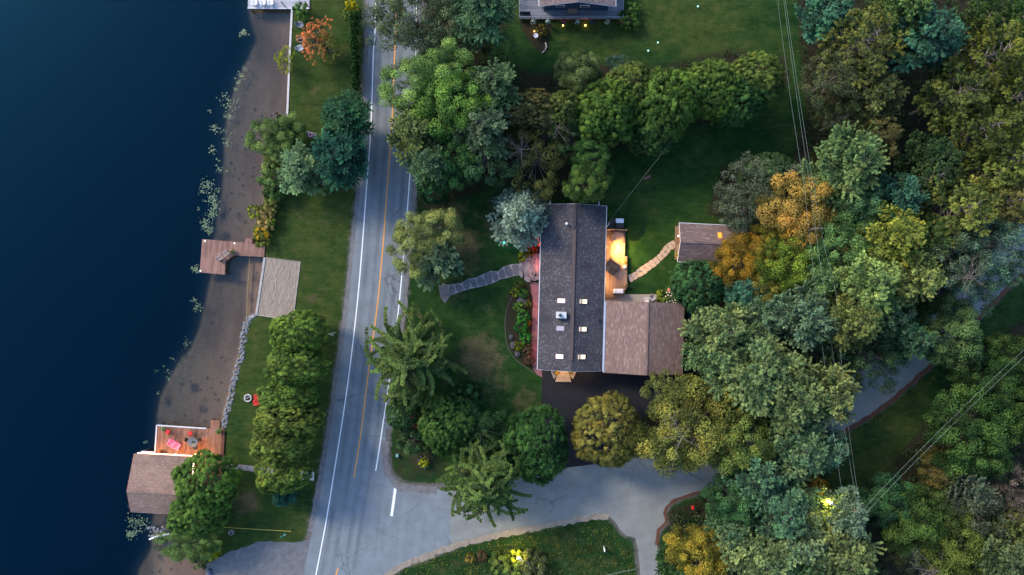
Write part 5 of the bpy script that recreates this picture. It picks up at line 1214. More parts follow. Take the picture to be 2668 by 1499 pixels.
def proto_pine(seed, Rr=5.0, Hh=14.0, nb=70, rise=0.25, prof=.55, twig=.36, tuft=.55, ntuft=6, base=.30, needle_w=.16, droop=0.0, spacing=.55, strip_w=None, bare=.25, irregular=.22, wood=1.0, inner=True):
    rg = np.random.default_rng(seed); P, D, T, Rr0 = [], [], [], Rr; limbs = [([np.array([0, 0, 0.]), np.array([.06, 0, Hh * .5]), np.array([0, 0, Hh * .98])], Rr * .055, .04)]
    for i in range(nb):
        u = (i + rg.uniform(.2, .8)) / nb; z0 = Hh * (base + (1 - base) * u * .97); az = i * 2.39996 + rg.normal() * .22
        L = Rr * ((1 - u) ** prof * .97 + .05) * rg.uniform(1 - irregular * 1.6, 1 + irregular * .35)
        if L < .3: L = .3
        bend = rg.normal() * (.30 if strip_w else .16); k = 9; s = np.linspace(0, 1, k); a_ = az + bend * s * s * 2
        up = rise * (1.0 - .3 * u)
        zz = z0 + L * (up * s * .7 + (up * .8 - droop) * s * s)
        path = np.stack([np.cos(a_) * L * s, np.sin(a_) * L * s, zz], 1)
        limbs.append((path[::2], (.025 + .011 * L) * wood, .010 * wood))
        bt = .42 + .20 * rg.normal()
        ns = max(2, int(L * (1 - bare) / spacing)); 
        for j in range(ns + 1):
            sj = bare + (1 - bare) * (j + rg.uniform(-.3, .3)) / max(ns, 1); sj = min(max(sj, .05), 1.0)
            ix = sj * (k - 1); i0 = min(int(ix), k - 2); f = ix - i0; c = path[i0] * (1 - f) + path[i0 + 1] * f; dr = unit(path[i0 + 1] - path[i0])
            side = unit(np.cross(dr, [0, 0, 1.0]))
            if strip_w is not None:
                m = ntuft; lat = rg.uniform(-1, 1, m); w_ = strip_w * (1.15 - .75 * sj)
                c2 = c + side * (lat * w_)[:, None] + dr * rg.uniform(-.3, .3, m)[:, None] * spacing + np.array([0, 0, 1.]) * (rg.uniform(-.32, .05, m) * w_ * np.abs(lat) * 1.5)[:, None]
                dd_ = dr * .8 + side * (np.sign(lat) * rg.uniform(.3, 1.1, m))[:, None] + rg.normal(size=(m, 3)) * .25
                P.append(c2); D.append(dd_); T.append(bt + rg.normal(size=m) * .13 + .12 * sj - .10 * np.abs(lat))
            else:
                tl = L * twig * (1.12 - .75 * abs(sj - .55)) * rg.uniform(.6, 1.15) + .15
                for sg in (-1, 1, 0) if j == ns else (-1, 1):
                    an = rg.uniform(.6, 1.0) if sg else 0; td = unit(dr * math.cos(an) + side * sg * math.sin(an) + np.array([0, 0, .12 + rg.normal() * .12])); nt = max(1, int(tl / (tuft * .62)))
                    for q in range(nt):
                        cc = c + td * tl * (q + .6) / nt; m = ntuft; dd_ = td * .9 + unit(rg.normal(size=(m, 3))) * .95 + np.array([0, 0, .25])
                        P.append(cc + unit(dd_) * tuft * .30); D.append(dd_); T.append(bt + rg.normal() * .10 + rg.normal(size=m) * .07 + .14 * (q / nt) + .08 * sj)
    P, D, T = map(np.concatenate, (P, D, T)); n = len(P); N = rg.normal(size=(n, 3)) * .5 + np.array([0, 0, 1.0])
    if inner:   # darker needles close to the stem
        m = n // 7; a = rg.uniform(0, 6.3, m); uu = rg.uniform(0, .9, m); r_ = Rr * (1 - uu) ** prof * rg.uniform(.05, .5, m)
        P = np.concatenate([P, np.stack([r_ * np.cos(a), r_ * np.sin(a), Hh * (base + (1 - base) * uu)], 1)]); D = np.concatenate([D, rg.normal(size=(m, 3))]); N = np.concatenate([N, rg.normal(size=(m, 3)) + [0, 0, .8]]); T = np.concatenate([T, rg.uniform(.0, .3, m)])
    return leaf_mesh('crown', P, N, tuft, rg, needle_w / tuft * 2, D=D, tint=np.clip(T, 0, 1)), limbs_mesh('trunk', limbs), Rr0, Hh

def proto_dome(seed, Rr=5.0, Hh=9.0, nc=560, nl=120, leaf=.20):
    """dense sheared looking crown: small tufts packed on one continuous uneven shell"""
    rg = np.random.default_rng(seed); P, N, T = [], [], []; ph = rg.uniform(0, 6.3, 6)
    for i in range(nc):
        u = (i + .5) / nc; zc = 1 - 1.35 * u; az = i * 2.39996 + rg.normal() * .12; rr_ = math.sqrt(max(0, 1 - zc * zc)) if zc > 0 else 1.0 - .12 * zc * zc
        b = 1 + .05 * math.sin(3 * az + ph[0]) + .05 * math.sin(5 * az + 4 * zc + ph[1]) + .04 * math.sin(9 * az + 7 * zc + ph[2])
        k = b * rg.uniform(.93, 1.02); c = np.array([rr_ * math.cos(az) * Rr * k, rr_ * math.sin(az) * Rr * k, Hh * .50 + zc * Hh * .46 * k])
        cr = Rr * rg.uniform(.055, .105); n = int(nl * (cr / (Rr * .08)) ** 2); d_ = unit(rg.normal(size=(n, 3)))
        out = unit(np.array([math.cos(az) * rr_, math.sin(az) * rr_, max(zc, -.1) + .15]))
        P.append(c + d_ * (cr * rg.uniform(.2, 1.1, n))[:, None]); N.append(d_ * .5 + out * .6 + rg.normal(size=(n, 3)) * .35)
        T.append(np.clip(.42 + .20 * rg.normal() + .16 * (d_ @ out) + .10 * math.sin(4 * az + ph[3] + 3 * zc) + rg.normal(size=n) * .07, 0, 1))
    limbs = [([np.array([0, 0, 0]), np.array([.1, .05, Hh * .35]), np.array([0, .1, Hh * .8])], Rr * .055, Rr * .02)]
    for i in range(9): a = i * .7; limbs.append(([np.array([0, 0, Hh * .3]), np.array([math.cos(a) * Rr * .6, math.sin(a) * Rr * .6, Hh * .62])], .09, .02))
    return leaf_mesh('crown', *map(np.concatenate, (P, N)), leaf, rg, .6, tint=np.concatenate(T)), limbs_mesh('trunk', limbs), Rr, Hh

def proto_dead(seed, Rr=3.0, Hh=10.0):
    rg = np.random.default_rng(seed); limbs = [([np.array([0, 0, 0.]), np.array([.2, 0, Hh * .5]), np.array([0, .2, Hh])], .16, .03)]
    for i in range(34):
        z0 = Hh * rg.uniform(.35, .98); az = i * 2.4; L = Rr * rg.uniform(.4, 1.0); p = [np.array([0, 0, z0])]
        for k in range(4): az += rg.normal() * .22; p.append(p[-1] + np.array([math.cos(az), math.sin(az), rg.uniform(.0, .5)]) * L / 4)
        limbs.append((p, .035, .008))
        for q in (2, 3):
            b = az + rg.choice([-.8, .8]); limbs.append(([p[q], p[q] + np.array([math.cos(b), math.sin(b), .2]) * L * .3], .014, .006))
    return None, limbs_mesh('trunk', limbs), Rr, Hh

PR = {
 'maple': [proto_round(s, 5, 9.5, 130, 340, .22, .13, cl=(.10, .22)) for s in (11, 12, 13)],
 'loose': [proto_round(s, 5, 10, 105, 260, .22, .24, gap=.25, cl=(.08, .20)) for s in (21, 22)],
 'cedar': [proto_dome(s) for s in (31, 32, 33)],
 'fluffy': [proto_round(s, 5, 12, 120, 380, .20, .22, base=.35, cl=(.09, .20)) for s in (36, 37)],
 'shrub': [proto_round(s, 1.6, 2.4, 40, 90, .19, .12, base=.05) for s in (41, 42, 43)],
 'pine': [proto_pine(s, 5, 15, 72, .30, .5, .34, .42, 10, irregular=.26, spacing=.46, needle_w=.10) for s in (51, 52, 53, 54)],
 'small': [proto_round(s, 5, 9, 210, 100, .34, .34, base=.2, cl=(.045, .11), inw=.3) for s in (46, 47)],
 'spray': [proto_pine(s, 5, 14, 84, .40, .42, .44, .36, 12, base=.25, irregular=.34, spacing=.42, needle_w=.09) for s in (56, 57, 58)],
 'redpine': [proto_pine(s, 5, 15, 52, .42, .42, .30, .42, 13, bare=.42, irregular=.26, spacing=.70, needle_w=.10, inner=False, wood=1.5) for s in (61, 62, 63)],
 'spruce': [proto_pine(s, 4.2, 11, 110, .06, .80, .26, .36, 6, base=.12, droop=.14, spacing=.38, needle_w=.12, bare=.12, irregular=.12) for s in (71, 72)],
 'star': [proto_pine(s, 8, 12, 120, .22, .40, 0, .34, 10, base=.15, droop=.26, spacing=.12, needle_w=.10, strip_w=.42, bare=.04, irregular=.24, inner=True) for s in (81, 82)],
 'dead': [proto_dead(s) for s in (91, 92)],
}
CNT = {k: 0 for k in PR}
NAMES = {'small': 'broadleaf_tree', 'maple': 'broadleaf_tree', 'loose': 'broadleaf_tree', 'cedar': 'cedar_tree', 'fluffy': 'broadleaf_tree', 'shrub': 'shrub', 'pine': 'pine_tree', 'spray': 'pine_tree', 'redpine': 'pine_tree', 'spruce': 'spruce_tree', 'star': 'spruce_tree', 'dead': 'dead_tree'}
def tree(kind, px, py, r, h, col, label, group=None, ry=None, rot=None, cat=None, at=.68, z=0.0, var=None):
    i = CNT[kind] if var is None else var; CNT[kind] += 1
    cm, tm, R0, H0 = PR[kind][i % len(PR[kind])]
    zt = h * at; k = (H - zt) / F; b = W(px, py, zt); g_ = 1.02 if group == 'trees of the wood on the right side' else 1.08; r *= g_; ry = ry and ry * g_
    if col[1] > col[0]: col = (col[0] * .96, col[1] * 1.04, col[2] * .92)
    s = r * k / R0; sy = (ry or r) * k / R0
    root = empty(NAMES[kind], (b.x, b.y, z), 0, label, cat or ('shrub' if kind == 'shrub' else 'tree'), group, scale=(s, sy, h / H0))
    if ry is None: root.rotation_euler.z = rot if rot is not None else (i * 1.7 + px * .013) % 6.28
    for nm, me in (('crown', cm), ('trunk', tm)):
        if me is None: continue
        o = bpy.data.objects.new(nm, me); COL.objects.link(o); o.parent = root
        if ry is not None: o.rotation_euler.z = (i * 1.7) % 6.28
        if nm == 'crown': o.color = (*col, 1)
    return root
# colours (linear base colours of the leaves)
PINE = (.11, .175, .065); TEAL = (.065, .145, .105); OLIVE = (.125, .145, .042); DEEP = (.040, .095, .040); LIME = (.115, .180, .060)
MID = (.075, .140, .042); GREY = (.105, .125, .085); GOLD = (.25, .19, .055); ORNG = (.46, .21, .085); YEL = (.22, .24, .035); BLUE = (.18, .225, .185); DARK = (.030, .070, .030); RUST = (.24, .09, .05); LPINE = (.17, .225, .085)
D = 1.0357
def T_(kind, dx, dy, dr, h, col, label, group=None, **kw):     # coordinates read from the 2576-px view of the photo
    if kw.get('ry'): kw['ry'] *= D
    return tree(kind, dx * D, dy * D, dr * D, h, col, label, group, **kw)
# ---- lakeside strip
tree('small', 818, 100, 42, 5.5, ORNG, 'small orange autumn maple on the lakeside lawn', var=1)
tree('small', 846, 118, 34, 4.5, (.16, .16, .04), 'olive green lower branches right of the orange maple', var=0)
tree('small', 740, 155, 26, 2.8, YEL, 'yellow green sapling over the white sea wall')
tree('shrub', 784, 27, 19, 2.6, MID, 'small green sapling at the corner of the pale dock')
for k in range(17):
    tree('shrub', 919 + .3 * k + (k % 2), 38 + k * 11.6, 8.5, 3.0, (.035, .085, .030), 'narrow dark green cedar in the straight hedge row beside the road', 'cedars of the roadside hedge', ry=9.0)
tree('shrub', 915, 14, 15, 2.4, (.28, .26, .03), 'yellow shrub at the top end of the cedar hedge'); tree('shrub', 903, 38, 11, 2.0, (.12, .17, .05), 'light green shrub beside the top end of the cedar hedge')
tree('fluffy', 722, 358, 58, 5.5, (.085, .125, .045), 'large olive shrub with a pale patch on the bank beside the beach')
tree('shrub', 738, 338, 30, 5.0, (.05, .09, .035), 'darker bush at the upper right of the large bank shrub'); tree('shrub', 745, 385, 32, 4.2, (.035, .08, .03), 'dark bush between the bank shrub and the grey green pine')
tree('spray', 901, 300, 54, 9, (.055, .125, .070), 'dark green spruce by the road, the upper one of the pair', cat='tree')
tree('spruce', 862, 348, 44, 8.5, (.070, .150, .085), 'lighter green spruce leaning left of the roadside pair')
tree('spray', 884, 408, 64, 10, (.040, .105, .075), 'blue green spruce by the road, the lower one of the pair', cat='tree')
tree('pine', 779, 438, 62, 8, (.135, .200, .110), 'pale grey green pine on the bank above the lower lawn')
tree('loose', 826, 470, 36, 6, (.09, .14, .07), 'thin olive pine edge below the blue green spruce')
tree('shrub', 708, 462, 36, 3.2, (.075, .115, .045), 'round bank shrub below the grey green pine'); tree('shrub', 720, 492, 26, 2.8, (.06, .11, .04), 'small bank shrub next to the lower lawn corner')
for x_, y_, r_, c_, l_ in ((711, 513, 20, (.10, .13, .04), 'olive'), (702, 540, 19, (.16, .16, .05), 'yellow olive'), (695, 560, 19, (.22, .19, .07), 'tan and yellow'), (690, 583, 20, (.26, .21, .08), 'straw coloured'), (680, 606, 19, (.30, .23, .04), 'golden'), (684, 626, 18, (.13, .14, .04), 'green and gold'), (706, 580, 12, (.08, .13, .03), 'small green')):
    tree('shrub', x_, y_, r_, 1.7, c_, f'{l_} goldenrod clump on the bank above the L shaped dock', 'goldenrod clumps on the bank')
tree('shrub', 662, 551, 17, 1.6, (.13, .15, .03), 'single yellow green bush on the sand beside the goldenrod')
# strip of cedars between lawn and road
for x_, y_, r_, ry_, h_, c_, l_ in ((772, 872, 66, 56, 9, (.125, .185, .048), 'top one of the tall lakeside cedars, beside the sand area'), (764, 955, 72, 52, 10, (.115, .170, .048), 'second lakeside cedar from the top, below the sand area corner'), (748, 1040, 70, 50, 8.5, (.105, .160, .046), 'third lakeside cedar, right of the two red chairs'),
                              (742, 1098, 78, 50, 10, (.13, .17, .05), 'fourth lakeside cedar, right of the long lower lawn'), (726, 1165, 70, 52, 10, (.125, .165, .05), 'fifth lakeside cedar, above the slab path'), (728, 1235, 62, 52, 9.5, (.115, .160, .045), 'sixth lakeside cedar, beside the pale concrete pad')):
    tree('cedar', x_, y_, r_, h_, c_, l_, 'tall cedars along the lakeside lawn', ry=ry_, cat='tree')
tree('spruce', 728, 1300, 32, 7, (.04, .105, .085), 'small blue green spruce at the lower end of the lakeside cedars')
tree('cedar', 527, 1270, 72, 8.5, (.090, .155, .042), 'big round cedar covering the corner of the boathouse roof', ry=78, cat='tree')
tree('cedar', 508, 1345, 70, 7, (.075, .135, .040), 'lower round cedar below the boathouse', ry=52, cat='tree')
tree('fluffy', 497, 1415, 68, 5.5, (.075, .125, .045), 'bushy olive tree at the boat launch', ry=46)
tree('shrub', 548, 1436, 24, 2.2, (.20, .22, .03), 'yellow green shrub at the corner of the gravel lot'); tree('shrub', 520, 1462, 20, 1.8, (.10, .11, .05), 'low olive shrub at the top of the boat launch')
# ---- along the road, east side
T_('loose', 1050, 62, 92, 12, (.085, .105, .060), 'dark sparse tree overhanging the road at the top edge', at=.6); T_('loose', 1110, 95, 70, 10, (.05, .08, .045), 'very dark tree behind the sparse top edge tree')
T_('loose', 990, 45, 52, 9, (.11, .13, .055), 'olive branches of the leftmost tree over the road at the top')
T_('pine', 1208, 25, 76, 15, (.075, .135, .075), 'blue green pine left of the dark blue house', var=1); T_('loose', 1225, 100, 50, 8, (.06, .08, .035), 'olive underbrush below the blue green pine by the blue house')
T_('fluffy', 1085, 205, 98, 13, LIME, 'bright lime green maple leaning over the yellow road line', ry=78)
T_('maple', 1130, 260, 85, 13, (.10, .18, .05), 'green maple directly below the lime green one'); T_('pine', 1238, 215, 66, 14, (.10, .145, .075), 'feathery grey green tree with spreading forked branches', )
T_('pine', 1210, 320, 72, 13, (.10, .135, .08), 'grey pine with reddish inner twigs in the middle of the upper row', var=2)
T_('pine', 1045, 330, 66, 12, (.125, .155, .060), 'olive pine overhanging the right road line'); T_('pine', 1085, 408, 56, 12, (.075, .125, .070), 'blue green pine by the road above the dark gap', )
T_('cedar', 1090, 465, 40, 8, (.03, .075, .035), 'dark low cedar at the roadside above the round pale tree', cat='tree'); T_('maple', 1150, 400, 60, 10, (.04, .09, .035), 'dark green tree in the shade below the maples'); T_('loose', 1215, 400, 62, 11, (.045, .085, .045), 'dark shaded tree left of the bare grey twigs')
T_('dead', 1310, 385, 48, 9, (0, 0, 0), 'bare grey twigs fanning out in the upper tree row'); T_('dead', 1400, 330, 50, 9, (0, 0, 0), 'bare brown twigs in the dark gap of the upper tree row')
T_('cedar', 1340, 275, 78, 10, (.115, .115, .045), 'brownish olive cedar in the upper row', ry=44, cat='tree'); T_('cedar', 1415, 282, 52, 10, (.09, .115, .042), 'olive cedar beside the dark gap in the upper row', cat='tree')
T_('loose', 1350, 400, 72, 8, (.07, .075, .028), 'olive shaded lower foliage around the bare grey twigs'); T_('loose', 1430, 350, 50, 8, (.03, .06, .03), 'dark tree filling the gap in the upper row')
T_('maple', 1457, 187, 52, 7, (.085, .115, .05), 'separate round olive tree on the top lawn above the row'); T_('loose', 1560, 175, 32, 6, (.05, .09, .075), 'blue green twiggy shrub behind the upper row')
T_('cedar', 1520, 285, 76, 11, (.075, .125, .035), 'fourth large round crown in the upper row, left of the black cleft', ry=72, cat='tree'); T_('cedar', 1590, 222, 62, 10, (.100, .130, .042), 'olive crown above the black cleft in the upper row', cat='tree')
T_('cedar', 1665, 262, 72, 11, (.080, .130, .038), 'round crown just right of the black cleft', ry=82, cat='tree'); T_('cedar', 1640, 330, 55, 8, (.05, .09, .035), 'dark green crown below the black cleft', cat='tree')
T_('cedar', 1790, 215, 72, 10, (.090, .135, .040), 'wide olive crown second from the right end of the upper row', ry=62, cat='tree'); T_('cedar', 1865, 240, 62, 9.5, (.045, .095, .035), 'dark lower crown near the right end of the upper row', cat='tree')
T_('cedar', 1905, 195, 68, 10, (.098, .135, .042), 'rightmost olive crown of the upper row beside the wires', ry=58, cat='tree')
T_('fluffy', 1490, 400, 52, 9, (.045, .095, .032), 'dark green tree hanging down from the upper row'); T_('maple', 1478, 460, 47, 9, (.07, .11, .035), 'round olive tree just above the house roof')
for x_, y_, r_, h_, l_ in ((1555, 255, 58, 10.5, 'middle green crown filling the upper row left of the cleft'), (1620, 262, 50, 9.5, 'small green crown at the right lip of the black cleft'), (1722, 235, 60, 10, 'green crown in the right half of the upper row, between two wider ones'), (1825, 228, 60, 9.5, 'green crown joining the last two wide ones of the upper row'), (1480, 300, 50, 9, 'green crown joining the brownish and the round green ones of the upper row')):
    T_('cedar', x_, y_, r_, h_, (.078, .130, .036), l_, cat='tree')
T_('spruce', 1312, 540, 75, 9.5, BLUE, 'silvery blue spruce touching the upper left corner of the house', var=0)
T_('fluffy', 1063, 605, 78, 8.5, (.135, .155, .060), 'round pale olive tree beside the road above the flagstone path', ry=72); T_('pine', 1095, 640, 72, 8, (.085, .125, .075), 'grey green lower part of the round roadside tree')
T_('star', 1036, 905, 132, 13, (.090, .135, .048), 'huge star shaped spruce with long radiating branches over the yellow line', at=.45)
T_('star', 1225, 1205, 128, 13, (.095, .140, .048), 'star shaped larch with long arching branches over the side road', at=.45, var=1)
T_('cedar', 1350, 1125, 74, 9, (.032, .075, .026), 'dark green round cedar at the left edge of the driveway', ry=86, cat='tree'); T_('cedar', 1125, 1070, 66, 7.5, (.060, .110, .035), 'dark speckled cedar left of the star shaped larch', cat='tree')
T_('loose', 1210, 1085, 66, 6.5, (.030, .065, .028), 'shaded sapling thicket between the two star shaped trees'); T_('cedar', 1010, 1040, 38, 5, (.055, .105, .045), 'green roadside shrub below the huge star shaped spruce'); T_('shrub', 1048, 1065, 16, 2.0, RUST, 'dull red bush near the road below the huge star spruce')
T_('shrub', 1040, 1110, 34, 3, (.05, .09, .04), 'low green shrub near the road corner'); T_('shrub', 1066, 1164, 12, 1.2, YEL, 'small yellow green bush inside the ring of stones'); T_('shrub', 1175, 1010, 38, 3, (.03, .07, .03), 'small dark shrub in the side lawn')
# garden bed plants
for i, (x_, y_, r_, c_, l_) in enumerate(((1362, 765, 12, (.04, .11, .03), 'green shrub at the top of the garden bed'), (1352, 800, 13, (.06, .12, .03), 'green shrub below the large dark boulder'), (1364, 822, 15, (.03, .11, .03), 'deep green shrub in the upper half of the garden bed'), (1358, 850, 17, (.03, .13, .03), 'fullest bright green shrub in the middle of the garden bed'), (1368, 880, 15, (.03, .12, .03), 'bright green shrub right of the lower garden boulder'),
     (1376, 842, 8, (.22, .12, .03), 'orange flowering plant beside the red walkway'), (1352, 902, 11, (.12, .14, .02), 'yellow green plant at the lower garden boulder'), (1375, 912, 12, (.07, .055, .03), 'reddish brown groundcover plant near the lower bed tip'), (1378, 940, 12, (.08, .05, .035), 'reddish brown plant at the lower tip of the bed'), (1375, 790, 9, (.10, .12, .03), 'yellowish plant beside the top of the red walkway'),
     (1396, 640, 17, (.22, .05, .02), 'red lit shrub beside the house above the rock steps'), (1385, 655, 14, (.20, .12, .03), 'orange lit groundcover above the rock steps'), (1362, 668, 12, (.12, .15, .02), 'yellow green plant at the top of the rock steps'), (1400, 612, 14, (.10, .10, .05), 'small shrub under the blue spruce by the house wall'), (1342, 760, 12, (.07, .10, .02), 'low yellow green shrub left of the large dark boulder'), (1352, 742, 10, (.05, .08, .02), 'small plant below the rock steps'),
     (1770, 665, 9, (.25, .22, .03), 'yellow green plant beside the shed porch'), (1727, 772, 16, (.10, .13, .03), 'leafy green shrub between the patio and the hydrangea'), (1618, 82 * 1.0, 0, (0, 0, 0), ''), (1640, 50, 24, (.045, .085, .025), 'olive shrub at the right corner of the grey veranda'), (1650, 22, 18, (.05, .09, .03), 'leafy shrub at the top right corner of the veranda'), (1410, 78, 14, (.08, .08, .02), 'yellowish shrub in the bed below the veranda'))):
    if r_: tree('shrub', x_, y_, r_, max(.7, r_ * .09), c_, l_)
hy = tree('shrub', 1750, 776, 24, 2.0, (.06, .10, .03), 'hydrangea with many white flower balls above the garage roof')
rg = np.random.default_rng(3)
for k in range(30):
    a = k * 2.4; q = math.sqrt((k + .5) / 30) * 1.25; o = MB().blob((0, 0, 0), (.11, .11, .09), k, 7, 4, .15).build('flower_head', noisy('hydrangea_white', (.75, .74, .62), (.62, .62, .5), 9)) if k == 0 else fh.copy()
    if k == 0: fh = o
    else: COL.objects.link(o)
    o.parent = hy; s = hy.scale; o.location = (q * math.cos(a) / s.x, q * math.sin(a) / s.y, (1.9 - .5 * q * q / 1.5) / s.z); o.scale = (1 / s.x, 1 / s.y, 1 / s.z)
# ---- behind the house and shed
T_('loose', 1905, 478, 84, 9, (.085, .100, .070), 'grey green twiggy tree above the shed'); T_('cedar', 1940, 450, 62, 8, (.05, .085, .042), 'dark green tree at the edge of the lawn above the shed', cat='tree'); T_('loose', 1862, 530, 50, 8, (.065, .085, .055), 'dark grey tree at the upper edge of the shed roof')
T_('maple', 1997, 527, 84, 11, GOLD, 'golden yellow birch with pale limbs right of the shed', at=.6); T_('maple', 1985, 560, 50, 9, (.24, .17, .035), 'amber lower half of the golden birch')
T_('maple', 1865, 655, 62, 7.5, (.20, .14, .03), 'round gold and brown shrub tree overlapping the shed roof', var=0); T_('fluffy', 1925, 640, 52, 8, (.16, .15, .03), 'mixed olive and gold tree right of the shed'); T_('maple', 1985, 665, 72, 9.5, (.105, .155, .035), 'yellow green round tree right of the shed', var=2)
T_('cedar', 1762, 718, 62, 7, (.040, .095, .042), 'dark green tree below the shed roof', ry=60, cat='tree'); T_('shrub', 1950, 620, 28, 5, (.20, .19, .04), 'bright yellow sapling in the middle of the autumn trees'); T_('fluffy', 1935, 745, 46, 8, (.15, .15, .04), 'small gold tinged tree below the autumn trees'); T_('pine', 1860, 740, 46, 8, TEAL, 'small teal pine between the dark tree and the autumn trees')
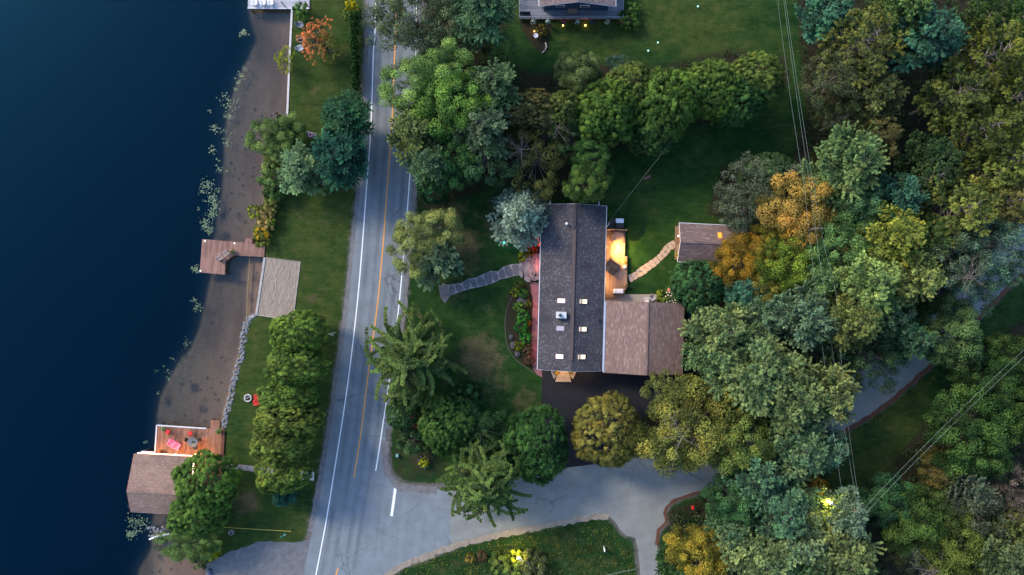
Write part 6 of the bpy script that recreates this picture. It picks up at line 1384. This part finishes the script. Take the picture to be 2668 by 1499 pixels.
# ---- the big wood, roughly from top to bottom
wood = 'trees of the wood on the right side'
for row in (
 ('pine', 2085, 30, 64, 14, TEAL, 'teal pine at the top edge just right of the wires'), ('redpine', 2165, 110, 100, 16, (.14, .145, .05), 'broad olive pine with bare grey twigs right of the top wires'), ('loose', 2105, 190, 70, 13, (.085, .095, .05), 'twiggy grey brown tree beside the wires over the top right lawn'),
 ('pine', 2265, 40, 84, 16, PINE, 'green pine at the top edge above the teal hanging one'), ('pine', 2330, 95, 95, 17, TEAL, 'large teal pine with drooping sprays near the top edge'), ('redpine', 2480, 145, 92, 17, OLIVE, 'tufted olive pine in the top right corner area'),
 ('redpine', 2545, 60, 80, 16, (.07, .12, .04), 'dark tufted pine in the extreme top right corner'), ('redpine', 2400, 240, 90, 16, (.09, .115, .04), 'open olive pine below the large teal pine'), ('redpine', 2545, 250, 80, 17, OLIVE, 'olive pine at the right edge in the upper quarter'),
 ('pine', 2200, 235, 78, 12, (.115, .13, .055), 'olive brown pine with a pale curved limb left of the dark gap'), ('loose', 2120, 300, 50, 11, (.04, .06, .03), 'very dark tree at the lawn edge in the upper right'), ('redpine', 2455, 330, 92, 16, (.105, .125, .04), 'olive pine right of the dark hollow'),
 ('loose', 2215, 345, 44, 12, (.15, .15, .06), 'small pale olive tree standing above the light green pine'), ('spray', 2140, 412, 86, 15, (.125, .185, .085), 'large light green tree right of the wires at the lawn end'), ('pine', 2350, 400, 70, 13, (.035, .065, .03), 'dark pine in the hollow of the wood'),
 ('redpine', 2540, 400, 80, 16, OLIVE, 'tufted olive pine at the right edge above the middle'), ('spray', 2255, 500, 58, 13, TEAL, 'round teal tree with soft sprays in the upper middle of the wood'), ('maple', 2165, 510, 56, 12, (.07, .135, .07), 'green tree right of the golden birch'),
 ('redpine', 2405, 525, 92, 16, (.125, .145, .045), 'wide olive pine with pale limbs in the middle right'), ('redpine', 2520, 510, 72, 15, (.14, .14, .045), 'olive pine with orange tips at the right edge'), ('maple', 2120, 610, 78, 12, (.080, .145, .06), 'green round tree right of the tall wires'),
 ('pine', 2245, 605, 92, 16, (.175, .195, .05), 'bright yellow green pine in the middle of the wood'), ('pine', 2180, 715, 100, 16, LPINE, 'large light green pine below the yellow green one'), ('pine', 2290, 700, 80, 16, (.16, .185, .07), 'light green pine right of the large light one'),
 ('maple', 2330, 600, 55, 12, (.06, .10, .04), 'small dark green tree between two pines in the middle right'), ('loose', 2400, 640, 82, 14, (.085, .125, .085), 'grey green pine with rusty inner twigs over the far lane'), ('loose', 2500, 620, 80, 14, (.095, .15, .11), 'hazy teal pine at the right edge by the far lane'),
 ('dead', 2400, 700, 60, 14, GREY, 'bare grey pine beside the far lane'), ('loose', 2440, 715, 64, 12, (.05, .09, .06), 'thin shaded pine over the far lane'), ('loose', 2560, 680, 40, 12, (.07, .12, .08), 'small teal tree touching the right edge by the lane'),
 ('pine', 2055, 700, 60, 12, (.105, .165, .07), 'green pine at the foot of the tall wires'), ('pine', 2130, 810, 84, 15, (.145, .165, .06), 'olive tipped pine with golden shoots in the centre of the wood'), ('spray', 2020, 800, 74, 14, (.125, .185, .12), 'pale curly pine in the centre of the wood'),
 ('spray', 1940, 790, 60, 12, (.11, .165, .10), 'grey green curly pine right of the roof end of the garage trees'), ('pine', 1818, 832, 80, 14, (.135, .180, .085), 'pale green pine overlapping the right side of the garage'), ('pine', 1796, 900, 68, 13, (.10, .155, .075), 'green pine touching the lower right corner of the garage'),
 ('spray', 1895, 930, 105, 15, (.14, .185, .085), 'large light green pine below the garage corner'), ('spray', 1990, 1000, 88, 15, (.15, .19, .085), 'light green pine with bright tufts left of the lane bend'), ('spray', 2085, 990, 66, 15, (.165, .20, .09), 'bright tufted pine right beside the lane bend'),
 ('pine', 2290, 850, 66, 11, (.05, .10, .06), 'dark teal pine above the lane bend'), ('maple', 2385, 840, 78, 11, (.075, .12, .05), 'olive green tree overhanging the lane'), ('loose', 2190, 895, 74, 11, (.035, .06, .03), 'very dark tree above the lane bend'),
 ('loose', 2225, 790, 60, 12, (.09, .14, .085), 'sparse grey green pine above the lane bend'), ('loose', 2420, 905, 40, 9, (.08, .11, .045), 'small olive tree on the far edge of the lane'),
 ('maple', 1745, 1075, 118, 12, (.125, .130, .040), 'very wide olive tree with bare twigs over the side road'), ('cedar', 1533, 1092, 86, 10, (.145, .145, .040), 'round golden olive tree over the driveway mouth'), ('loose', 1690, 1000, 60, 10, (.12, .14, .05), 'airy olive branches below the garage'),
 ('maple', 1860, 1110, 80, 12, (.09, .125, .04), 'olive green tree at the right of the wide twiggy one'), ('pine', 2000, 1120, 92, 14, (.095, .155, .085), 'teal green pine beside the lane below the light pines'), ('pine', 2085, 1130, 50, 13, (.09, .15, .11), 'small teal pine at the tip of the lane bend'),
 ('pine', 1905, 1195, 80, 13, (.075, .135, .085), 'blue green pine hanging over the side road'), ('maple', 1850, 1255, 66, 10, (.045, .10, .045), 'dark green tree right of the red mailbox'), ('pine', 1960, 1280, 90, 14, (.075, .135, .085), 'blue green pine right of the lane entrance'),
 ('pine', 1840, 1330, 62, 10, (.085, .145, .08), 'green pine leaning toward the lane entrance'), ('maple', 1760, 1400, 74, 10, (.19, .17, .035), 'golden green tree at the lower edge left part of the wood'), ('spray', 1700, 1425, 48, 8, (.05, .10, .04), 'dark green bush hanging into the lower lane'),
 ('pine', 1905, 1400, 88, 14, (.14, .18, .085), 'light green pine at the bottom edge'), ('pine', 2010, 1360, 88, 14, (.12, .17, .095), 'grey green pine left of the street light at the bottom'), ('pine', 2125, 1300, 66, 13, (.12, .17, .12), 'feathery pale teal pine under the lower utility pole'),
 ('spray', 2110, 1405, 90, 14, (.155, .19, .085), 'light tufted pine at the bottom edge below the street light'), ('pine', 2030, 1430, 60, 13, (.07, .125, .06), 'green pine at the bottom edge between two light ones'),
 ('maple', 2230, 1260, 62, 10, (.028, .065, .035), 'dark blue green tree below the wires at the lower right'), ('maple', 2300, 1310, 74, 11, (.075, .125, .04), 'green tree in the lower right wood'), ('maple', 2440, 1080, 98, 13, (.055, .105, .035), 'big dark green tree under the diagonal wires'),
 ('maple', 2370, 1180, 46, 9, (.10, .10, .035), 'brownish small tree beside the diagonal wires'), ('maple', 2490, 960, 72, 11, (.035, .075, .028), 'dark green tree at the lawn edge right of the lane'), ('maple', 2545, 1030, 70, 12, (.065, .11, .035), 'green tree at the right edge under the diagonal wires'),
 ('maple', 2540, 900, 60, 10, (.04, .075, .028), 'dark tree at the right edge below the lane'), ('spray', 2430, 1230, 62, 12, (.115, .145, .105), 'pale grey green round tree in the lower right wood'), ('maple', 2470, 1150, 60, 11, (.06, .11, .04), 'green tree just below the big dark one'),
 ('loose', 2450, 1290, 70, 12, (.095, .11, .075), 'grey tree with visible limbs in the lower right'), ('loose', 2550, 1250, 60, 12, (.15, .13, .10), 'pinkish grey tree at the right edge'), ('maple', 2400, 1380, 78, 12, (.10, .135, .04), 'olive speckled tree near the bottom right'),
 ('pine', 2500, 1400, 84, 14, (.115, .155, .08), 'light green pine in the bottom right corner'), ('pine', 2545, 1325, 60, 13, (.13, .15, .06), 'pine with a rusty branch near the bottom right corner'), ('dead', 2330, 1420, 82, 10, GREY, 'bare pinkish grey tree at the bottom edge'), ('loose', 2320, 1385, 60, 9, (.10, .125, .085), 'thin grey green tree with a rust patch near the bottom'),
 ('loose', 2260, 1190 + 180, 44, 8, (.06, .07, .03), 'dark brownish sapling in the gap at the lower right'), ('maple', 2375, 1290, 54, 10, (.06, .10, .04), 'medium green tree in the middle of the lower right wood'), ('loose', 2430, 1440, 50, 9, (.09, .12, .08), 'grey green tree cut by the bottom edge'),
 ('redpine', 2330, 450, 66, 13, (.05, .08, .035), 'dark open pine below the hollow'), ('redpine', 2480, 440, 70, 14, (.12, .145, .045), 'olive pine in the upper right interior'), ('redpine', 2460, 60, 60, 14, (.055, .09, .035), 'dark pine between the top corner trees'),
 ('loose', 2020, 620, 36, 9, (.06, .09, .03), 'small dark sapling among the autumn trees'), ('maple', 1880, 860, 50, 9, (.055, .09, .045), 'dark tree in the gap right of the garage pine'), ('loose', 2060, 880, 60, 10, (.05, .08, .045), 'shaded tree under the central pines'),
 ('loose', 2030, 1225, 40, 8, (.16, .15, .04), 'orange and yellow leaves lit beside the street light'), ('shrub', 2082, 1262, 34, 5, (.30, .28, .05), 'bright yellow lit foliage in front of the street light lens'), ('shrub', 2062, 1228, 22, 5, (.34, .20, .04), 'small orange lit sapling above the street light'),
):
    row = list(row)
    if row[1] > 2240 and row[2] > 880: row[5] = tuple(q * .70 for q in row[5])       # shade east of the lane put into the leaf colour
    if row[2] < 400 and row[1] > 2110: row[5] = tuple(q * .80 for q in row[5])  # shade of the top right corner, likewise put into the leaf colour
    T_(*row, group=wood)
T_('dead', 1700, 1085, 70, 12, (0, 0, 0), 'pale bare twigs inside the very wide olive tree')
# small street-side and field plants
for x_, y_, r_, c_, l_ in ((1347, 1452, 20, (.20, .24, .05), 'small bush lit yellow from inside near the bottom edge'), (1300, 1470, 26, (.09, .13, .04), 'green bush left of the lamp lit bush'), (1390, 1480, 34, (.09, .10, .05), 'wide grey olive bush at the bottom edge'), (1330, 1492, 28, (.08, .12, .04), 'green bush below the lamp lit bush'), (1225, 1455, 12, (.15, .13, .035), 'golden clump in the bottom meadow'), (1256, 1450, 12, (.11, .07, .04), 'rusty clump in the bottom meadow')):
    tree('shrub', x_, y_, r_, max(.6, r_ * .07), c_, l_)

# ---- undergrowth and meadow (nobody could count it)
def scatter(name, polys, n, size, cols, zmax, seed, label, cat):
    rg = np.random.default_rng(seed); pts = []
    for P_px in polys:
        poly = px_poly(P_px); a = np.array(poly); lo, hi = np.maximum(a.min(0), [-84, -50]), np.minimum(a.max(0), [86, 50])
        q = rg.uniform(lo, hi, (n, 2)); q = q[sdist(q[:, 0], q[:, 1], poly) > .3]
        q = q[(sdist(q[:, 0], q[:, 1], sideW) < -.8) & (sdist(q[:, 0], q[:, 1], mainW) < -.8) & (sdist(q[:, 0], q[:, 1], driveW) < -.3)]; pts.append(q)
    q = np.concatenate(pts); m = 9; n = len(q); c = np.repeat(q, m, 0); P_ = np.concatenate([c + rg.normal(size=c.shape) * size * 1.1, rg.uniform(.02, zmax, (n * m, 1)) * np.repeat(rg.uniform(.2, 1, (n, 1)), m, 0)], 1)
    T = np.clip(np.repeat(rg.uniform(0, 1, n), m) * .7 + rg.uniform(0, .3, n * m), 0, 1)
    o = leaf_object(name, P_, rg.normal(size=P_.shape) + [0, 0, 1.2], size, rg, None, None, tint=T); o.color = (*cols, 1); tag(o, label, cat, kind='stuff')
scatter('undergrowth', [FOREST, FOREST2], 5200, .36, (.030, .058, .022), 1.4, 2, 'dark low undergrowth on the floor of the wood', 'undergrowth')
scatter('undergrowth', [WOODN], 1500, .32, (.028, .050, .020), .9, 3, 'dark low undergrowth beneath the upper tree row', 'undergrowth')
scatter('meadow_weeds', [MEADOW], 1100, .24, (.085, .105, .030), .4, 4, 'rough weeds and tall grass in the meadow at the bottom edge', 'weeds')
LANE_SOUTH = [(2160,1160),(2268,1092),(2397,988),(2533,852),(2668,730),(2668,830),(2500,960),(2400,1050),(2290,1230),(2210,1250),(2150,1200)]
scatter('verge_weeds', [[(2160,1155),(2268,1090),(2397,986),(2533,850),(2668,728),(2668,770),(2440,1000),(2280,1110),(2180,1160)]], 700, .22, (.07, .10, .02), .3, 5, 'short weeds along the needle covered edge of the far lane', 'weeds')
